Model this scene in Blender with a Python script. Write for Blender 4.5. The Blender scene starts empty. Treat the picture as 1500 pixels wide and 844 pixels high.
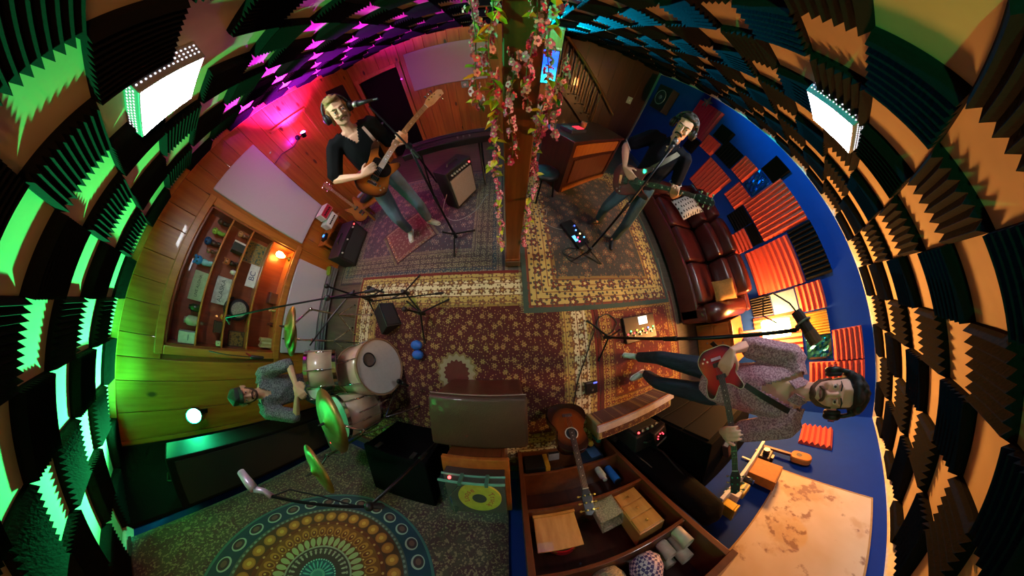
import bpy, bmesh, math, random
from mathutils import Vector, Matrix, Euler
random.seed(7)
PI = math.pi
V = Vector
scn = bpy.context.scene
COL = scn.collection

# ------------------------------------------------------------------ camera
# very wide stereographic lens (a 360 camera's frame) at 1.62 m, looking steeply down
CAM_Z = 1.62
cam = bpy.data.cameras.new('camera')
cam.type = 'PANO'
cam.panorama_type = 'FISHEYE_LENS_POLYNOMIAL'
cam.sensor_fit = 'HORIZONTAL'
cam.sensor_width = 36.0
cam.sensor_height = 36.0 * 844 / 1500
cam.fisheye_fov = math.radians(300)
cam.fisheye_polynomial_k0 = 0.0
cam.fisheye_polynomial_k1 = -2.00053211e-01
cam.fisheye_polynomial_k2 = 3.91627164e-03
cam.fisheye_polynomial_k3 = 1.34902585e-04
cam.fisheye_polynomial_k4 = -5.13500357e-06
cam.clip_start = 0.02
camo = bpy.data.objects.new('camera', cam)
COL.objects.link(camo)
RIGHT = V((0.99914523, -0.03675808, 0.01891196))
UP = V((0.02997723, 0.95929934, 0.28079556))
AX = V((0.02846374, 0.27998861, -0.95958126))
camo.matrix_world = Matrix(((RIGHT.x, UP.x, -AX.x, 0), (RIGHT.y, UP.y, -AX.y, 0), (RIGHT.z, UP.z, -AX.z, CAM_Z), (0, 0, 0, 1)))
scn.camera = camo

# ------------------------------------------------------------------ world and view
wd = bpy.data.worlds.new('world'); scn.world = wd
wd.use_nodes = True
wd.node_tree.nodes['Background'].inputs[0].default_value = (0.02, 0.022, 0.03, 1)
wd.node_tree.nodes['Background'].inputs[1].default_value = 0.3
scn.view_settings.view_transform = 'Standard'
scn.view_settings.look = 'None'
scn.view_settings.gamma = 1.0
scn.view_settings.use_curve_mapping = False
scn.view_settings.exposure = 0.0
scn.cycles.use_denoising = True
scn.cycles.sample_clamp_indirect = 4.0
scn.cycles.max_bounces = 6
scn.cycles.diffuse_bounces = 3

# lamp strengths (each lamp's emitting mesh is made in its own builder)
LED, GREEN, MAGENTA, SCREEN, WARM, BULB, CYAN = 80.0, 420.0, 700.0, 6.0, 230.0, 80.0, 160.0
SPOT_G, SPOT_M, SPOT_C = 900.0, 1250.0, 1300.0      # beams of the three stage lamps (watts)

# room (metres): camera stands over the origin
XL, XR, YB, YF, YA, ZC, XJ = -3.0, 3.7, -1.73, 4.2, 5.0, 2.356, 1.02

# ------------------------------------------------------------------ materials
def lin(c):
    if isinstance(c, str):
        c = [int(c[i:i + 2], 16) / 255 for i in (0, 2, 4)]
    return tuple((x / 12.92 if x <= 0.04045 else ((x + 0.055) / 1.055) ** 2.4) for x in c[:3]) + (1.0,)

class NT:
    """small helper that writes node trees"""
    def __init__(s, name):
        s.m = bpy.data.materials.new(name); s.m.use_nodes = True
        s.t = s.m.node_tree; s.b = s.t.nodes['Principled BSDF']; s.n = s.t.nodes.new; s.l = s.t.links.new
        s.tc = None
    def coord(s, kind='Object'):
        if not s.tc: s.tc = s.n('ShaderNodeTexCoord')
        return s.tc.outputs[kind]
    def put(s, inp, v):
        if hasattr(v, 'is_output'): s.l(v, inp)
        elif isinstance(v, str): inp.default_value = lin(v)
        else: inp.default_value = v
    def math(s, op, a, b=0.0, c=None):
        n = s.n('ShaderNodeMath'); n.operation = op
        s.put(n.inputs[0], a); s.put(n.inputs[1], b)
        if c is not None: s.put(n.inputs[2], c)
        return n.outputs[0]
    def vec(s, op, a, b):
        n = s.n('ShaderNodeVectorMath'); n.operation = op
        s.put(n.inputs[0], a)
        if op == 'SCALE': s.put(n.inputs['Scale'], b)
        else: s.put(n.inputs[1], b)
        return n.outputs[0]
    def sep(s, v):
        n = s.n('ShaderNodeSeparateXYZ'); s.l(v, n.inputs[0]); return n.outputs[0], n.outputs[1], n.outputs[2]
    def comb(s, x, y, z=0.0):
        n = s.n('ShaderNodeCombineXYZ'); s.put(n.inputs[0], x); s.put(n.inputs[1], y); s.put(n.inputs[2], z); return n.outputs[0]
    def mix(s, f, a, b, mode='MIX'):
        n = s.n('ShaderNodeMix'); n.data_type = 'RGBA'; n.blend_type = mode
        s.put(n.inputs[0], f); s.put(n.inputs[6], a); s.put(n.inputs[7], b); return n.outputs[2]
    def ramp(s, f, stops, interp='LINEAR'):
        n = s.n('ShaderNodeValToRGB'); cr = n.color_ramp; cr.interpolation = interp
        s.put(n.inputs[0], f)
        while len(cr.elements) < len(stops): cr.elements.new(0.5)
        for e, (p, c) in zip(cr.elements, stops):
            e.position = p; e.color = lin(c) if isinstance(c, str) else c
        return n.outputs[0]
    def noise(s, v, scale, detail=3.0, rough=0.55, out=0):
        n = s.n('ShaderNodeTexNoise'); s.put(n.inputs['Vector'], v)
        n.inputs['Scale'].default_value = scale; n.inputs['Detail'].default_value = detail
        n.inputs['Roughness'].default_value = rough
        return n.outputs[out]
    def voro(s, v, scale, rnd=1.0):
        n = s.n('ShaderNodeTexVoronoi'); n.voronoi_dimensions = '2D'; s.put(n.inputs['Vector'], v)
        n.inputs['Scale'].default_value = scale; n.inputs['Randomness'].default_value = rnd
        return n
    def mapping(s, v, scale=(1, 1, 1), rot=(0, 0, 0)):
        n = s.n('ShaderNodeMapping'); s.put(n.inputs[0], v)
        n.inputs['Scale'].default_value = scale; n.inputs['Rotation'].default_value = rot
        return n.outputs[0]
    def bump(s, h, strength=0.3, dist=0.02):
        n = s.n('ShaderNodeBump'); n.inputs['Strength'].default_value = strength; n.inputs['Distance'].default_value = dist
        s.put(n.inputs['Height'], h); s.l(n.outputs[0], s.b.inputs['Normal'])
    def set(s, **k):
        for a, v in k.items():
            key = {'col': 'Base Color', 'rough': 'Roughness', 'metal': 'Metallic', 'emit': 'Emission Color', 'power': 'Emission Strength',
                   'coat': 'Coat Weight', 'alpha': 'Alpha', 'trans': 'Transmission Weight', 'ior': 'IOR', 'sheen': 'Sheen Weight', 'spec': 'Specular IOR Level'}[a]
            s.put(s.b.inputs[key], v)
        return s.m

_mc = {}
def M(col, rough=0.6, metal=0.0, var=0.12, scale=30.0, bump=0.0, **k):
    """plain surface with a little procedural variation"""
    key = (str(col), rough, metal, var, scale, bump, str(k))
    if key in _mc: return _mc[key]
    n = NT('surface_' + (col if isinstance(col, str) else 'c'))
    f = n.noise(n.coord(), scale)
    c = lin(col)
    a = tuple(x * (1 - var) for x in c[:3]) + (1,); b = tuple(min(1, x * (1 + var)) for x in c[:3]) + (1,)
    n.set(col=n.ramp(f, [(0.3, a), (0.7, b)]), rough=rough, metal=metal, **k)
    if bump: n.bump(f, bump, 0.01)
    _mc[key] = n.m
    return n.m

def emis(name, col, power):
    n = NT(name); return n.set(col='000000', emit=lin(col) if isinstance(col, str) else tuple(col) + (1,), power=power)

def wood(name, c1, c2, grain=(14, 14, 1.2), rough=0.35, knots=True, per=True, coat=0.2):
    n = NT(name); v = n.coord()
    if per:
        oi = n.n('ShaderNodeObjectInfo')
        v = n.vec('ADD', v, n.comb(n.math('MULTIPLY', oi.outputs['Random'], 17.0), n.math('MULTIPLY', oi.outputs['Random'], 9.0), 0.0))
    g = n.noise(n.mapping(v, grain), 1.6, 5.0, 0.6)
    col = n.ramp(g, [(0.3, c1), (0.72, c2)])
    if per:
        col = n.mix(n.math('MULTIPLY', oi.outputs['Random'], 0.35), col, tuple(x * 0.55 for x in lin(c1)[:3]) + (1,))
    if knots:
        k = n.n('ShaderNodeTexVoronoi'); n.put(k.inputs['Vector'], n.mapping(v, (3.2, 3.2, 1.7))); k.inputs['Scale'].default_value = 1.3
        km = n.ramp(k.outputs['Distance'], [(0.0, 'ffffff'), (0.07, 'ffffff'), (0.13, '000000')])
        col = n.mix(km, col, tuple(x * 0.18 for x in lin(c1)[:3]) + (1,))
    n.set(col=col, rough=rough, coat=coat)
    n.bump(g, 0.12, 0.004)
    return n.m

PINE = wood('knotty_pine', '965012', 'b8732a')
PINE_DK = wood('dark_pine', '6e3b17', '8f5224', knots=False)
WOOD = wood('brown_wood', '522812', '6c3a1c', knots=False, per=False)
WOOD_R = wood('reddish_wood', '32140a', '482010', knots=False, per=False)
WOOD_O = wood('orange_wood', '8f4a16', 'ab6424', knots=False, per=False)
HONEY = wood('honey_wood', 'b07a36', 'cc9a50', knots=False, per=False)
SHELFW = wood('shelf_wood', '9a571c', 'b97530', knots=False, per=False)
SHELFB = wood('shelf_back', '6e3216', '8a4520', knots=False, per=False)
POSTW = wood('post_wood', '5c2c12', '8a4a20', knots=True, per=False)
BLACK = M('0c0c0d', 0.5); BLACKM = M('141416', 0.35, 0.6); RUBBER = M('101010', 0.75)
CHROME = M('d0d2d4', 0.12, 1.0); STEEL = M('8f9296', 0.3, 1.0)
FOAM = M('09090b', 0.95, var=0.25, scale=60, bump=0.2, spec=0.12)
FOAM_R = M('c8452f', 0.9, var=0.12, scale=60, bump=0.2)
FOAM_M = M('9a2438', 0.9, var=0.12, scale=60, bump=0.2)
FOAM_G = M('a8842c', 0.9, var=0.12, scale=60, bump=0.2)
WHITE = M('d8d4cc', 0.6); CREAM = M('c9b68f', 0.5)
LEATHER = None
def leather(name, c, rough=0.28):
    n = NT(name); g = n.n('ShaderNodeTexVoronoi'); n.put(g.inputs['Vector'], n.coord()); g.inputs['Scale'].default_value = 140
    w = n.noise(n.coord(), 5.0, 4.0)
    cc = lin(c)
    n.set(col=n.ramp(w, [(0.3, tuple(x * 0.65 for x in cc[:3]) + (1,)), (0.75, cc)]), rough=rough, coat=0.25)
    n.bump(n.math('ADD', n.math('MULTIPLY', g.outputs['Distance'], 0.3), n.math('MULTIPLY', w, 1.5)), 0.35, 0.012)
    return n.m
LEATHER = leather('maroon_leather', '431614'); LEATHER_B = leather('brown_leather', '48301c', 0.6)

def flowers(n, v, scale, rnd, petals, size, cols, base):
    """rosettes scattered by a voronoi: cols = (petal, ring, heart)"""
    vo = n.voro(v, scale, rnd)
    off = n.vec('SUBTRACT', v, n.vec('SCALE', vo.outputs['Position'], 1.0))
    x, y, _ = n.sep(off)
    ang = n.math('ARCTAN2', y, x)
    r = n.math('MULTIPLY', vo.outputs['Distance'], 1.0)
    wob = n.math('MULTIPLY', n.math('COSINE', n.math('MULTIPLY', ang, petals)), 0.28)
    rr = n.math('DIVIDE', r, n.math('MULTIPLY_ADD', wob, size, size))
    m1 = n.math('LESS_THAN', rr, 1.0); m2 = n.math('LESS_THAN', rr, 0.72); m3 = n.math('LESS_THAN', rr, 0.32)
    c = n.mix(m1, base, cols[0]); c = n.mix(m2, c, cols[1]); return n.mix(m3, c, cols[2])

def rug_mat(name, hx, hy, field, bands, fcols, scale=5.0, petals=6, bcols=('6b4a2a', '8a2f22', 'd8c58e'), bscale=9.0, medal=0.0):
    """bands: [(distance from edge, colour)...], the last one is where the field begins"""
    n = NT(name); v = n.coord(); x, y, z = n.sep(v)
    d = n.math('MINIMUM', n.math('SUBTRACT', hx, n.math('ABSOLUTE', x)), n.math('SUBTRACT', hy, n.math('ABSOLUTE', y)))
    xy = n.comb(x, y, 0.0)
    f1 = flowers(n, xy, scale, 0.75, petals, 0.22, fcols, field)
    v2 = n.voro(n.mapping(xy, (1, 1, 1), (0, 0, 0.7)), scale * 2.7, 1.0)
    f1 = n.mix(n.math('LESS_THAN', v2.outputs['Distance'], 0.13), f1, fcols[1])
    v3 = n.voro(n.mapping(xy, (1.0, 0.35, 1), (0, 0, -0.5)), scale * 3.1, 1.0)
    f1 = n.mix(n.math('LESS_THAN', v3.outputs['Distance'], 0.10), f1, fcols[0])
    if medal:
        rr = n.math('SQRT', n.math('ADD', n.math('MULTIPLY', x, x), n.math('MULTIPLY', y, y)))
        rr = n.math('DIVIDE', rr, n.math('MULTIPLY_ADD', n.math('COSINE', n.math('MULTIPLY', n.math('ARCTAN2', y, x), 16.0)), medal * 0.07, medal))
        f1 = n.mix(n.math('LESS_THAN', rr, 1.0), f1, '7c6a3c'); f1 = n.mix(n.math('LESS_THAN', rr, 0.88), f1, '968a6a'); f1 = n.mix(n.math('LESS_THAN', rr, 0.62), f1, '5a2418')
    bw = bands[-1][0]
    stops = [(0.0 if i == 0 else bands[i - 1][0] / bw, c) for i, (_, c) in enumerate(bands)]
    b = n.ramp(n.math('DIVIDE', d, bw), stops, 'CONSTANT')
    bf = flowers(n, xy, bscale, 0.25, 5, 0.30, bcols, b)
    v4 = n.voro(xy, bscale * 2.6, 0.6)
    bf = n.mix(n.math('LESS_THAN', v4.outputs['Distance'], 0.22), bf, bcols[0])
    line = n.math('LESS_THAN', n.math('FRACT', n.math('MULTIPLY', d, 1 / 0.075)), 0.12)
    bf = n.mix(line, bf, bcols[1])
    edge = n.math('LESS_THAN', d, bands[0][0])
    bf = n.mix(edge, bf, bands[0][1])
    c = n.mix(n.math('LESS_THAN', d, bw), f1, bf)
    nn = n.noise(v, 3.0, 4.0)
    c = n.mix(0.35, c, n.mix(1.0, c, n.ramp(nn, [(0.3, '6a6a6a'), (0.7, 'ffffff')]), 'MULTIPLY'))
    n.set(col=c, rough=0.95, sheen=0.1)
    n.bump(n.noise(v, 260.0, 2.0), 0.4, 0.004)
    return n.m

# ------------------------------------------------------------------ geometry helpers
_ico = {}
def ico(sub):
    if sub not in _ico:
        bm = bmesh.new(); bmesh.ops.create_icosphere(bm, subdivisions=sub, radius=1.0)
        bm.verts.ensure_lookup_table()
        _ico[sub] = ([v.co.copy() for v in bm.verts], [[v.index for v in f.verts] for f in bm.faces]); bm.free()
    return _ico[sub]

def frame(d, hint=(0, 0, 1)):
    d = V(d).normalized(); h = V(hint)
    if abs(d.dot(h)) > 0.98: h = V((1, 0, 0)) if abs(d.x) < 0.9 else V((0, 1, 0))
    s = d.cross(h).normalized(); u = s.cross(d).normalized()
    return s, u, d

class MB:
    def __init__(s): s.v = []; s.f = []; s.mi = []; s.cur = 0
    def add(s, vs, fs):
        o = len(s.v); s.v.extend(V(p) for p in vs); s.f.extend([i + o for i in f] for f in fs); s.mi.extend([s.cur] * len(fs)); return s
    def mat(s, i): s.cur = i; return s
    def box(s, c, d, rot=None):
        c = V(c); hx, hy, hz = d[0] / 2, d[1] / 2, d[2] / 2
        vs = [V((x, y, z)) for z in (-hz, hz) for y in (-hy, hy) for x in (-hx, hx)]
        if rot is not None: vs = [rot @ p for p in vs]
        return s.add([p + c for p in vs], [(0, 2, 3, 1), (4, 5, 7, 6), (0, 1, 5, 4), (2, 6, 7, 3), (0, 4, 6, 2), (1, 3, 7, 5)])
    def b2(s, lo, hi):
        return s.box([(a + b) / 2 for a, b in zip(lo, hi)], [abs(b - a) for a, b in zip(lo, hi)])
    def tube(s, pts, r, seg=8, cap=True):
        pts = [V(p) for p in pts]; n = len(pts)
        rs = r if isinstance(r, (list, tuple)) else [r] * n
        vs, fs = [], []
        ref = None
        for i, p in enumerate(pts):
            t = (pts[min(i + 1, n - 1)] - pts[max(i - 1, 0)])
            if t.length < 1e-9: t = V((0, 0, 1))
            t.normalize()
            if ref is None: sx, ux, _ = frame(t)
            else:
                sx = (ref - t * ref.dot(t))
                sx = sx.normalized() if sx.length > 1e-6 else frame(t)[0]
                ux = sx.cross(t)
            ref = sx
            for k in range(seg):
                a = 2 * PI * k / seg
                vs.append(p + (sx * math.cos(a) + ux * math.sin(a)) * rs[i])
        for i in range(n - 1):
            for k in range(seg):
                a, b = i * seg + k, i * seg + (k + 1) % seg
                fs.append((a, b, b + seg, a + seg))
        if cap:
            fs.append(tuple(range(seg))[::-1]); fs.append(tuple(range((n - 1) * seg, n * seg)))
        return s.add(vs, fs)
    def cyl(s, a, b, r, seg=16, r2=None):
        return s.tube([a, b], [r, r if r2 is None else r2], seg)
    def lathe(s, prof, o=(0, 0, 0), ax=(0, 0, 1), seg=24, close=False):
        sx, ux, d = frame(ax); o = V(o); vs, fs = [], []
        for r, h in prof:
            for k in range(seg):
                a = 2 * PI * k / seg
                vs.append(o + d * h + (sx * math.cos(a) + ux * math.sin(a)) * max(r, 1e-4))
        for i in range(len(prof) - 1):
            for k in range(seg):
                a, b = i * seg + k, i * seg + (k + 1) % seg
                fs.append((a, b, b + seg, a + seg))
        if close:
            n = len(prof)
            for k in range(seg):
                a, b = (n - 1) * seg + k, (n - 1) * seg + (k + 1) % seg
                fs.append((a, b, (k + 1) % seg, k))
        else:
            fs.append(tuple(range(seg))[::-1]); fs.append(tuple(range((len(prof) - 1) * seg, len(prof) * seg)))
        return s.add(vs, fs)
    def ring(s, o, ax, R, r, seg=24, s2=6, a0=0.0, a1=2 * PI, hint=(0, 0, 1)):
        sx, ux, d = frame(ax, hint)
        full = abs(a1 - a0 - 2 * PI) < 1e-6
        n = seg if full else seg + 1
        pts = [V(o) + (sx * math.cos(a0 + (a1 - a0) * i / seg) + ux * math.sin(a0 + (a1 - a0) * i / seg)) * R for i in range(n)]
        if full: pts = pts + [pts[0]]
        return s.tube(pts, r, s2, not full)
    def prism(s, poly, z0, z1, inset=0.0):
        """polygon in xy, extruded z0..z1; an inset rounds the rims"""
        n = len(poly); P = [V((p[0], p[1], 0)) for p in poly]
        c = sum(P, V()) / n
        def lvl(z, k): return [V((c.x + (p.x - c.x) * k, c.y + (p.y - c.y) * k, z)) for p in P]
        L = [lvl(z0, 1), lvl(z1, 1)] if not inset else [lvl(z0, 1 - inset * 2), lvl(z0 + (z1 - z0) * 0.25, 1), lvl(z0 + (z1 - z0) * 0.75, 1), lvl(z1, 1 - inset * 2)]
        vs = [p for l in L for p in l]; fs = []
        for i in range(len(L) - 1):
            for k in range(n):
                a, b = i * n + k, i * n + (k + 1) % n
                fs.append((a, b, b + n, a + n))
        fs.append(tuple(range(n))[::-1]); fs.append(tuple(range((len(L) - 1) * n, len(L) * n)))
        return s.add(vs, fs)
    def ell(s, c, r, rot=None, sub=2):
        vs, fs = ico(sub); r = (r, r, r) if not isinstance(r, (tuple, list)) else r
        out = []
        for p in vs:
            q = V((p.x * r[0], p.y * r[1], p.z * r[2]))
            if rot is not None: q = rot @ q
            out.append(q + V(c))
        return s.add(out, fs)
    def hull(s, items):
        """convex hull of ellipsoids [(centre, radii, rot?)...]"""
        bm = bmesh.new()
        for it in items:
            c, r = it[0], it[1]; rot = it[2] if len(it) > 2 else None
            r = (r, r, r) if not isinstance(r, (tuple, list)) else r
            for p in ico(1 if len(items) > 1 else 2)[0]:
                q = V((p.x * r[0], p.y * r[1], p.z * r[2]))
                if rot is not None: q = rot @ q
                bm.verts.new(q + V(c))
        res = bmesh.ops.convex_hull(bm, input=list(bm.verts))
        dead = set(g for g in list(res['geom_interior']) + list(res['geom_unused']) if isinstance(g, bmesh.types.BMVert))
        bmesh.ops.delete(bm, geom=[v for v in dead if v.is_valid], context='VERTS')
        bm.verts.index_update()
        s.add([v.co.copy() for v in bm.verts], [[v.index for v in f.verts] for f in bm.faces]); bm.free()
        return s
    def chain(s, items):
        for a, b in zip(items[:-1], items[1:]): s.hull([a, b])
        return s
    def xf(s, m):
        s.v = [m @ p for p in s.v]; return s
    def mesh(s, name, smooth=False):
        me = bpy.data.meshes.new(name)
        me.from_pydata([tuple(p) for p in s.v], [], s.f)
        if any(s.mi): me.polygons.foreach_set('material_index', s.mi)
        if smooth: me.polygons.foreach_set('use_smooth', [True] * len(me.polygons))
        me.update(); return me

def link(name, me, mats=(), parent=None, label=None, cat=None, group=None, kind=None, mw=None):
    o = bpy.data.objects.new(name, me); COL.objects.link(o)
    if me is not None and hasattr(me, 'materials') and not me.materials:
        for m in (mats if isinstance(mats, (list, tuple)) else [mats]): me.materials.append(m)
    if parent: o.parent = parent
    if mw is not None: o.matrix_local = mw
    if label: o['label'] = label
    if cat: o['category'] = cat
    if group: o['group'] = group
    if kind: o['kind'] = kind
    return o

def part(name, mb, mat, parent=None, smooth=False, bevel=0.0, sub=0, **k):
    o = link(name, mb.mesh(name, smooth or sub > 0), mat, parent, **k)
    if bevel:
        b = o.modifiers.new('bevel', 'BEVEL'); b.width = bevel; b.segments = 2; b.limit_method = 'ANGLE'; b.angle_limit = 0.6
        if smooth: b.harden_normals = False
    if sub:
        b = o.modifiers.new('sub', 'SUBSURF'); b.levels = b.render_levels = sub
    return o

def thing(name, label, cat, loc=(0, 0, 0), rz=0.0, group=None, mw=None):
    o = link(name, None, (), None, label, cat, group)
    o.empty_display_size = 0.1
    if mw is not None: o.matrix_world = mw
    else: o.location = loc; o.rotation_euler = (0, 0, rz)
    return o

def basis(o, x, y, z):
    return Matrix(((x[0], y[0], z[0], o[0]), (x[1], y[1], z[1], o[1]), (x[2], y[2], z[2], o[2]), (0, 0, 0, 1)))

def text_mesh(txt, size, depth=0.0015):
    cu = bpy.data.curves.new('lettering', 'FONT'); cu.body = txt; cu.size = size; cu.align_x = 'CENTER'; cu.align_y = 'CENTER'; cu.extrude = depth
    o = bpy.data.objects.new('lettering', cu); COL.objects.link(o)
    dg = bpy.context.evaluated_depsgraph_get(); me = bpy.data.meshes.new_from_object(o.evaluated_get(dg))
    bpy.data.objects.remove(o); bpy.data.curves.remove(cu); me.materials.clear()
    return me

def beam(parent, loc, aim, watts, col, half, r=0.04):
    """the directed beam of a stage lamp, sitting right in front of its lens"""
    l = bpy.data.lights.new('lamp_beam', 'SPOT'); l.energy = watts; l.color = col; l.spot_size = math.radians(half * 2); l.spot_blend = 0.45; l.shadow_soft_size = r
    o = bpy.data.objects.new('lamp_beam', l); COL.objects.link(o); o.parent = parent; o.location = loc
    o.rotation_euler = V(aim).to_track_quat('-Z', 'Y').to_euler(); return o

def remeshed(mb, voxel, smooth=4, drop=None, name='skin'):
    """one continuous surface grown from overlapping closed shapes"""
    o = bpy.data.objects.new('tmp', mb.mesh('tmp')); COL.objects.link(o)
    m = o.modifiers.new('r', 'REMESH'); m.mode = 'VOXEL'; m.voxel_size = voxel
    if smooth:
        s = o.modifiers.new('s', 'SMOOTH'); s.factor = 0.5; s.iterations = smooth
    dg = bpy.context.evaluated_depsgraph_get(); me = bpy.data.meshes.new_from_object(o.evaluated_get(dg)); me.name = name
    old = o.data; bpy.data.objects.remove(o); bpy.data.meshes.remove(old)
    if drop:
        bm = bmesh.new(); bm.from_mesh(me)
        bmesh.ops.delete(bm, geom=[v for v in bm.verts if drop(v.co)], context='VERTS'); bm.to_mesh(me); bm.free()
    me.polygons.foreach_set('use_smooth', [True] * len(me.polygons)); me.update()
    return me

# ================================================================== the room
PAINT_C = M('b59a72', 0.85, var=0.10, scale=4.0)
PAINT_B = M('09307c', 0.85, var=0.06, scale=6.0, spec=0.2)
FLOORM = wood('floor_boards', '3a3026', '55473a', grain=(1.2, 14, 14), rough=0.6, knots=False, per=False)
CROWN = M('cfc6b4', 0.5)
TRIMW = wood('pine_trim', '9c5a1c', 'bd7c34', knots=False)

floor = part('floor', MB().b2((XL - 0.4, YB - 0.1, -0.1), (XR + 0.1, YA + 0.1, 0.0)), FLOORM, kind='structure')
ceiling = part('ceiling', MB().b2((XL - 0.4, YB - 0.1, ZC), (XR + 0.1, YA + 0.1, ZC + 0.1)), PAINT_C, kind='structure')
wr = part('wall_right', MB().b2((XR, YB - 0.1, 0), (XR + 0.1, YA + 0.1, ZC)), PAINT_B, kind='structure')
wb = part('wall_back', MB().b2((XL - 0.4, YB - 0.1, 0), (XR, YB, ZC)), PAINT_B, kind='structure')
NY0, NY1, NZ0, NZ1 = -0.50, 0.88, 0.78, 1.93
w = MB()
w.b2((-3.32, YB, 0), (XL - 0.02, YF + 0.1, NZ0)); w.b2((-3.32, YB, NZ1), (XL - 0.02, YF + 0.1, ZC))
w.b2((-3.32, YB, NZ0), (XL - 0.02, NY0, NZ1)); w.b2((-3.32, NY1, NZ0), (XL - 0.02, YF + 0.1, NZ1))
wl = part('wall_left', w, PINE_DK, kind='structure')
DX0, DX1, DZ = -2.88, -1.97, 1.93
w = MB()
w.b2((XL - 0.02, YF + 0.02, 0), (DX0, YF + 0.12, ZC)); w.b2((DX1, YF + 0.02, 0), (XJ, YF + 0.12, ZC)); w.b2((DX0, YF + 0.02, DZ), (DX1, YF + 0.12, ZC))
wf = part('wall_front', w, PINE_DK, kind='structure')
wj = part('wall_return', MB().b2((XJ - 0.1, YF + 0.12, 0), (XJ, YA, ZC)), PINE_DK, kind='structure')
wa = part('wall_alcove', MB().b2((XJ - 0.1, YA + 0.02, 0), (XR, YA + 0.12, ZC)), PINE_DK, kind='structure')

def plank(parent, lo, hi, mat=PINE):
    part('plank', MB().b2(lo, hi), mat, parent, bevel=0.004)
y = YB
while y < YF - 0.01:                                        # vertical boards of the left wall
    wdt = random.choice((0.19, 0.23, 0.26)); y1 = min(y + wdt, YF)
    a, b = y + 0.002, y1 - 0.002
    if b > NY0 - 0.03 and a < NY1 + 0.03:
        plank(wl, (XL - 0.02, a, 0), (XL, b, NZ0 - 0.02)); plank(wl, (XL - 0.02, a, NZ1 + 0.02), (XL, b, ZC))
    else: plank(wl, (XL - 0.02, a, 0), (XL, b, ZC))
    y = y1
x = XL
while x < XJ - 0.01:                                        # vertical boards of the front wall
    wdt = random.choice((0.17, 0.21, 0.25)); x1 = min(x + wdt, XJ)
    a, b = x + 0.002, x1 - 0.002
    if b > DX0 - 0.05 and a < DX1 + 0.05: plank(wf, (a, YF, DZ + 0.02), (b, YF + 0.02, ZC))
    else: plank(wf, (a, YF, 0), (b, YF + 0.02, ZC))
    x = x1
ALC = wood('alcove_panelling', '341a0c', '462614', knots=False)
x = XJ
while x < XR - 0.01:
    x1 = min(x + 0.38, XR); plank(wa, (x + 0.002, YA, 0), (x1 - 0.002, YA + 0.02, ZC), ALC); x = x1

# crown mouldings
def crown(name, a, b, inward, mat):
    a, b, i = V(a), V(b), V(inward)
    prof = [(0.0, 0.0), (0.045, 0.0), (0.042, -0.010), (0.02, -0.035), (0.009, -0.048), (0.0, -0.055)]
    m = MB(); vs = [p + i * u + V((0, 0, h)) for p in (a, b) for u, h in prof]; n = len(prof)
    m.add(vs, [(k, (k + 1) % n, (k + 1) % n + n, k + n) for k in range(n)] + [tuple(range(n)), tuple(range(2 * n - 1, n - 1, -1))])
    return part(name, m, mat, kind='structure')
crown('trim_1', (XR, YB, ZC), (XR, YA, ZC), (-1, 0, 0), CROWN)
crown('trim_2', (XL, YB, ZC), (XR, YB, ZC), (0, 1, 0), CROWN)
part('trim_3', MB().b2((XL, YB, ZC - 0.05), (XL + 0.02, YF, ZC)), TRIMW, kind='structure')
part('trim_4', MB().b2((XL, YF - 0.02, ZC - 0.05), (XJ, YF, ZC)), TRIMW, kind='structure')
part('trim_5', MB().b2((XR - 0.02, YA - 0.06, 0), (XR, YA, ZC)), M('6a6f68', 0.5), kind='structure')
part('baseboard_right', MB().b2((XR - 0.015, YB, 0), (XR, YA, 0.10)), M('28406e', 0.5), kind='structure')
part('baseboard_back', MB().b2((XL, YB, 0), (XR, YB + 0.015, 0.10)), M('28406e', 0.5), kind='structure')

# door opening in the front wall; a near-black slab stands for its darkness
d1 = thing('door_1', 'dark door opening in a pine frame behind the bass player', 'door', (DX0, YF, 0)); del d1['category']; d1['kind'] = 'structure'
W = DX1 - DX0
part('dark_opening_slab', MB().b2((0.0, 0.07, 0.0), (W, 0.11, DZ)), M('060505', 0.7, spec=0.1), d1)
part('door_frame', MB().b2((-0.09, -0.02, 0), (0, 0.1, DZ + 0.08)).b2((W, -0.02, 0), (W + 0.09, 0.1, DZ + 0.08)).b2((0, -0.02, DZ), (W, 0.1, DZ + 0.08)), TRIMW, d1, bevel=0.006)
part('door_knob', MB().lathe([(0.012, 0), (0.012, 0.03), (0.028, 0.04), (0.028, 0.06), (0.01, 0.07)], (0.07, 0.07, 0.95), (0, -1, 0), 12), STEEL, d1, smooth=True)

# ---- acoustic foam: wedge tiles on the ceiling
def wedge(n, w, h, base, t, mat_name='foam'):
    """ridges run along y, the foam grows towards -z from its glued side at z = 0"""
    prof = [(-w / 2, 0.0), (-w / 2, -base)]
    for k in range(n):
        prof += [(-w / 2 + (k + 0.5) * w / n, -t)]
        prof += [(-w / 2 + (k + 1) * w / n, -base)]
    prof += [(w / 2, 0.0)]
    m = MB(); N = len(prof)
    vs = [V((u, yy, z)) for yy in (-h / 2, h / 2) for u, z in prof]
    fs = [(k, k + 1, k + 1 + N, k + N) for k in range(N - 1)] + [(N - 1, 0, N, 2 * N - 1)]
    for o_, flip in ((0, 1), (N, 0)):
        for k in range(n):                       # end caps: a tooth and the strip behind it
            i = 1 + 2 * k
            t3 = (o_ + i, o_ + i + 1, o_ + i + 2)
            fs.append(t3 if flip else t3[::-1])
        q = [o_ + 0] + [o_ + 1 + 2 * k for k in range(n + 1)] + [o_ + N - 1]
        fs.append(tuple(q[::-1]) if flip else tuple(q))
    m.add(vs, fs); me = m.mesh('foam_wedge'); return me
S = 0.305
tile_r = wedge(7, S, S, 0.022, 0.058); tile_r.materials.append(FOAM)
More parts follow.
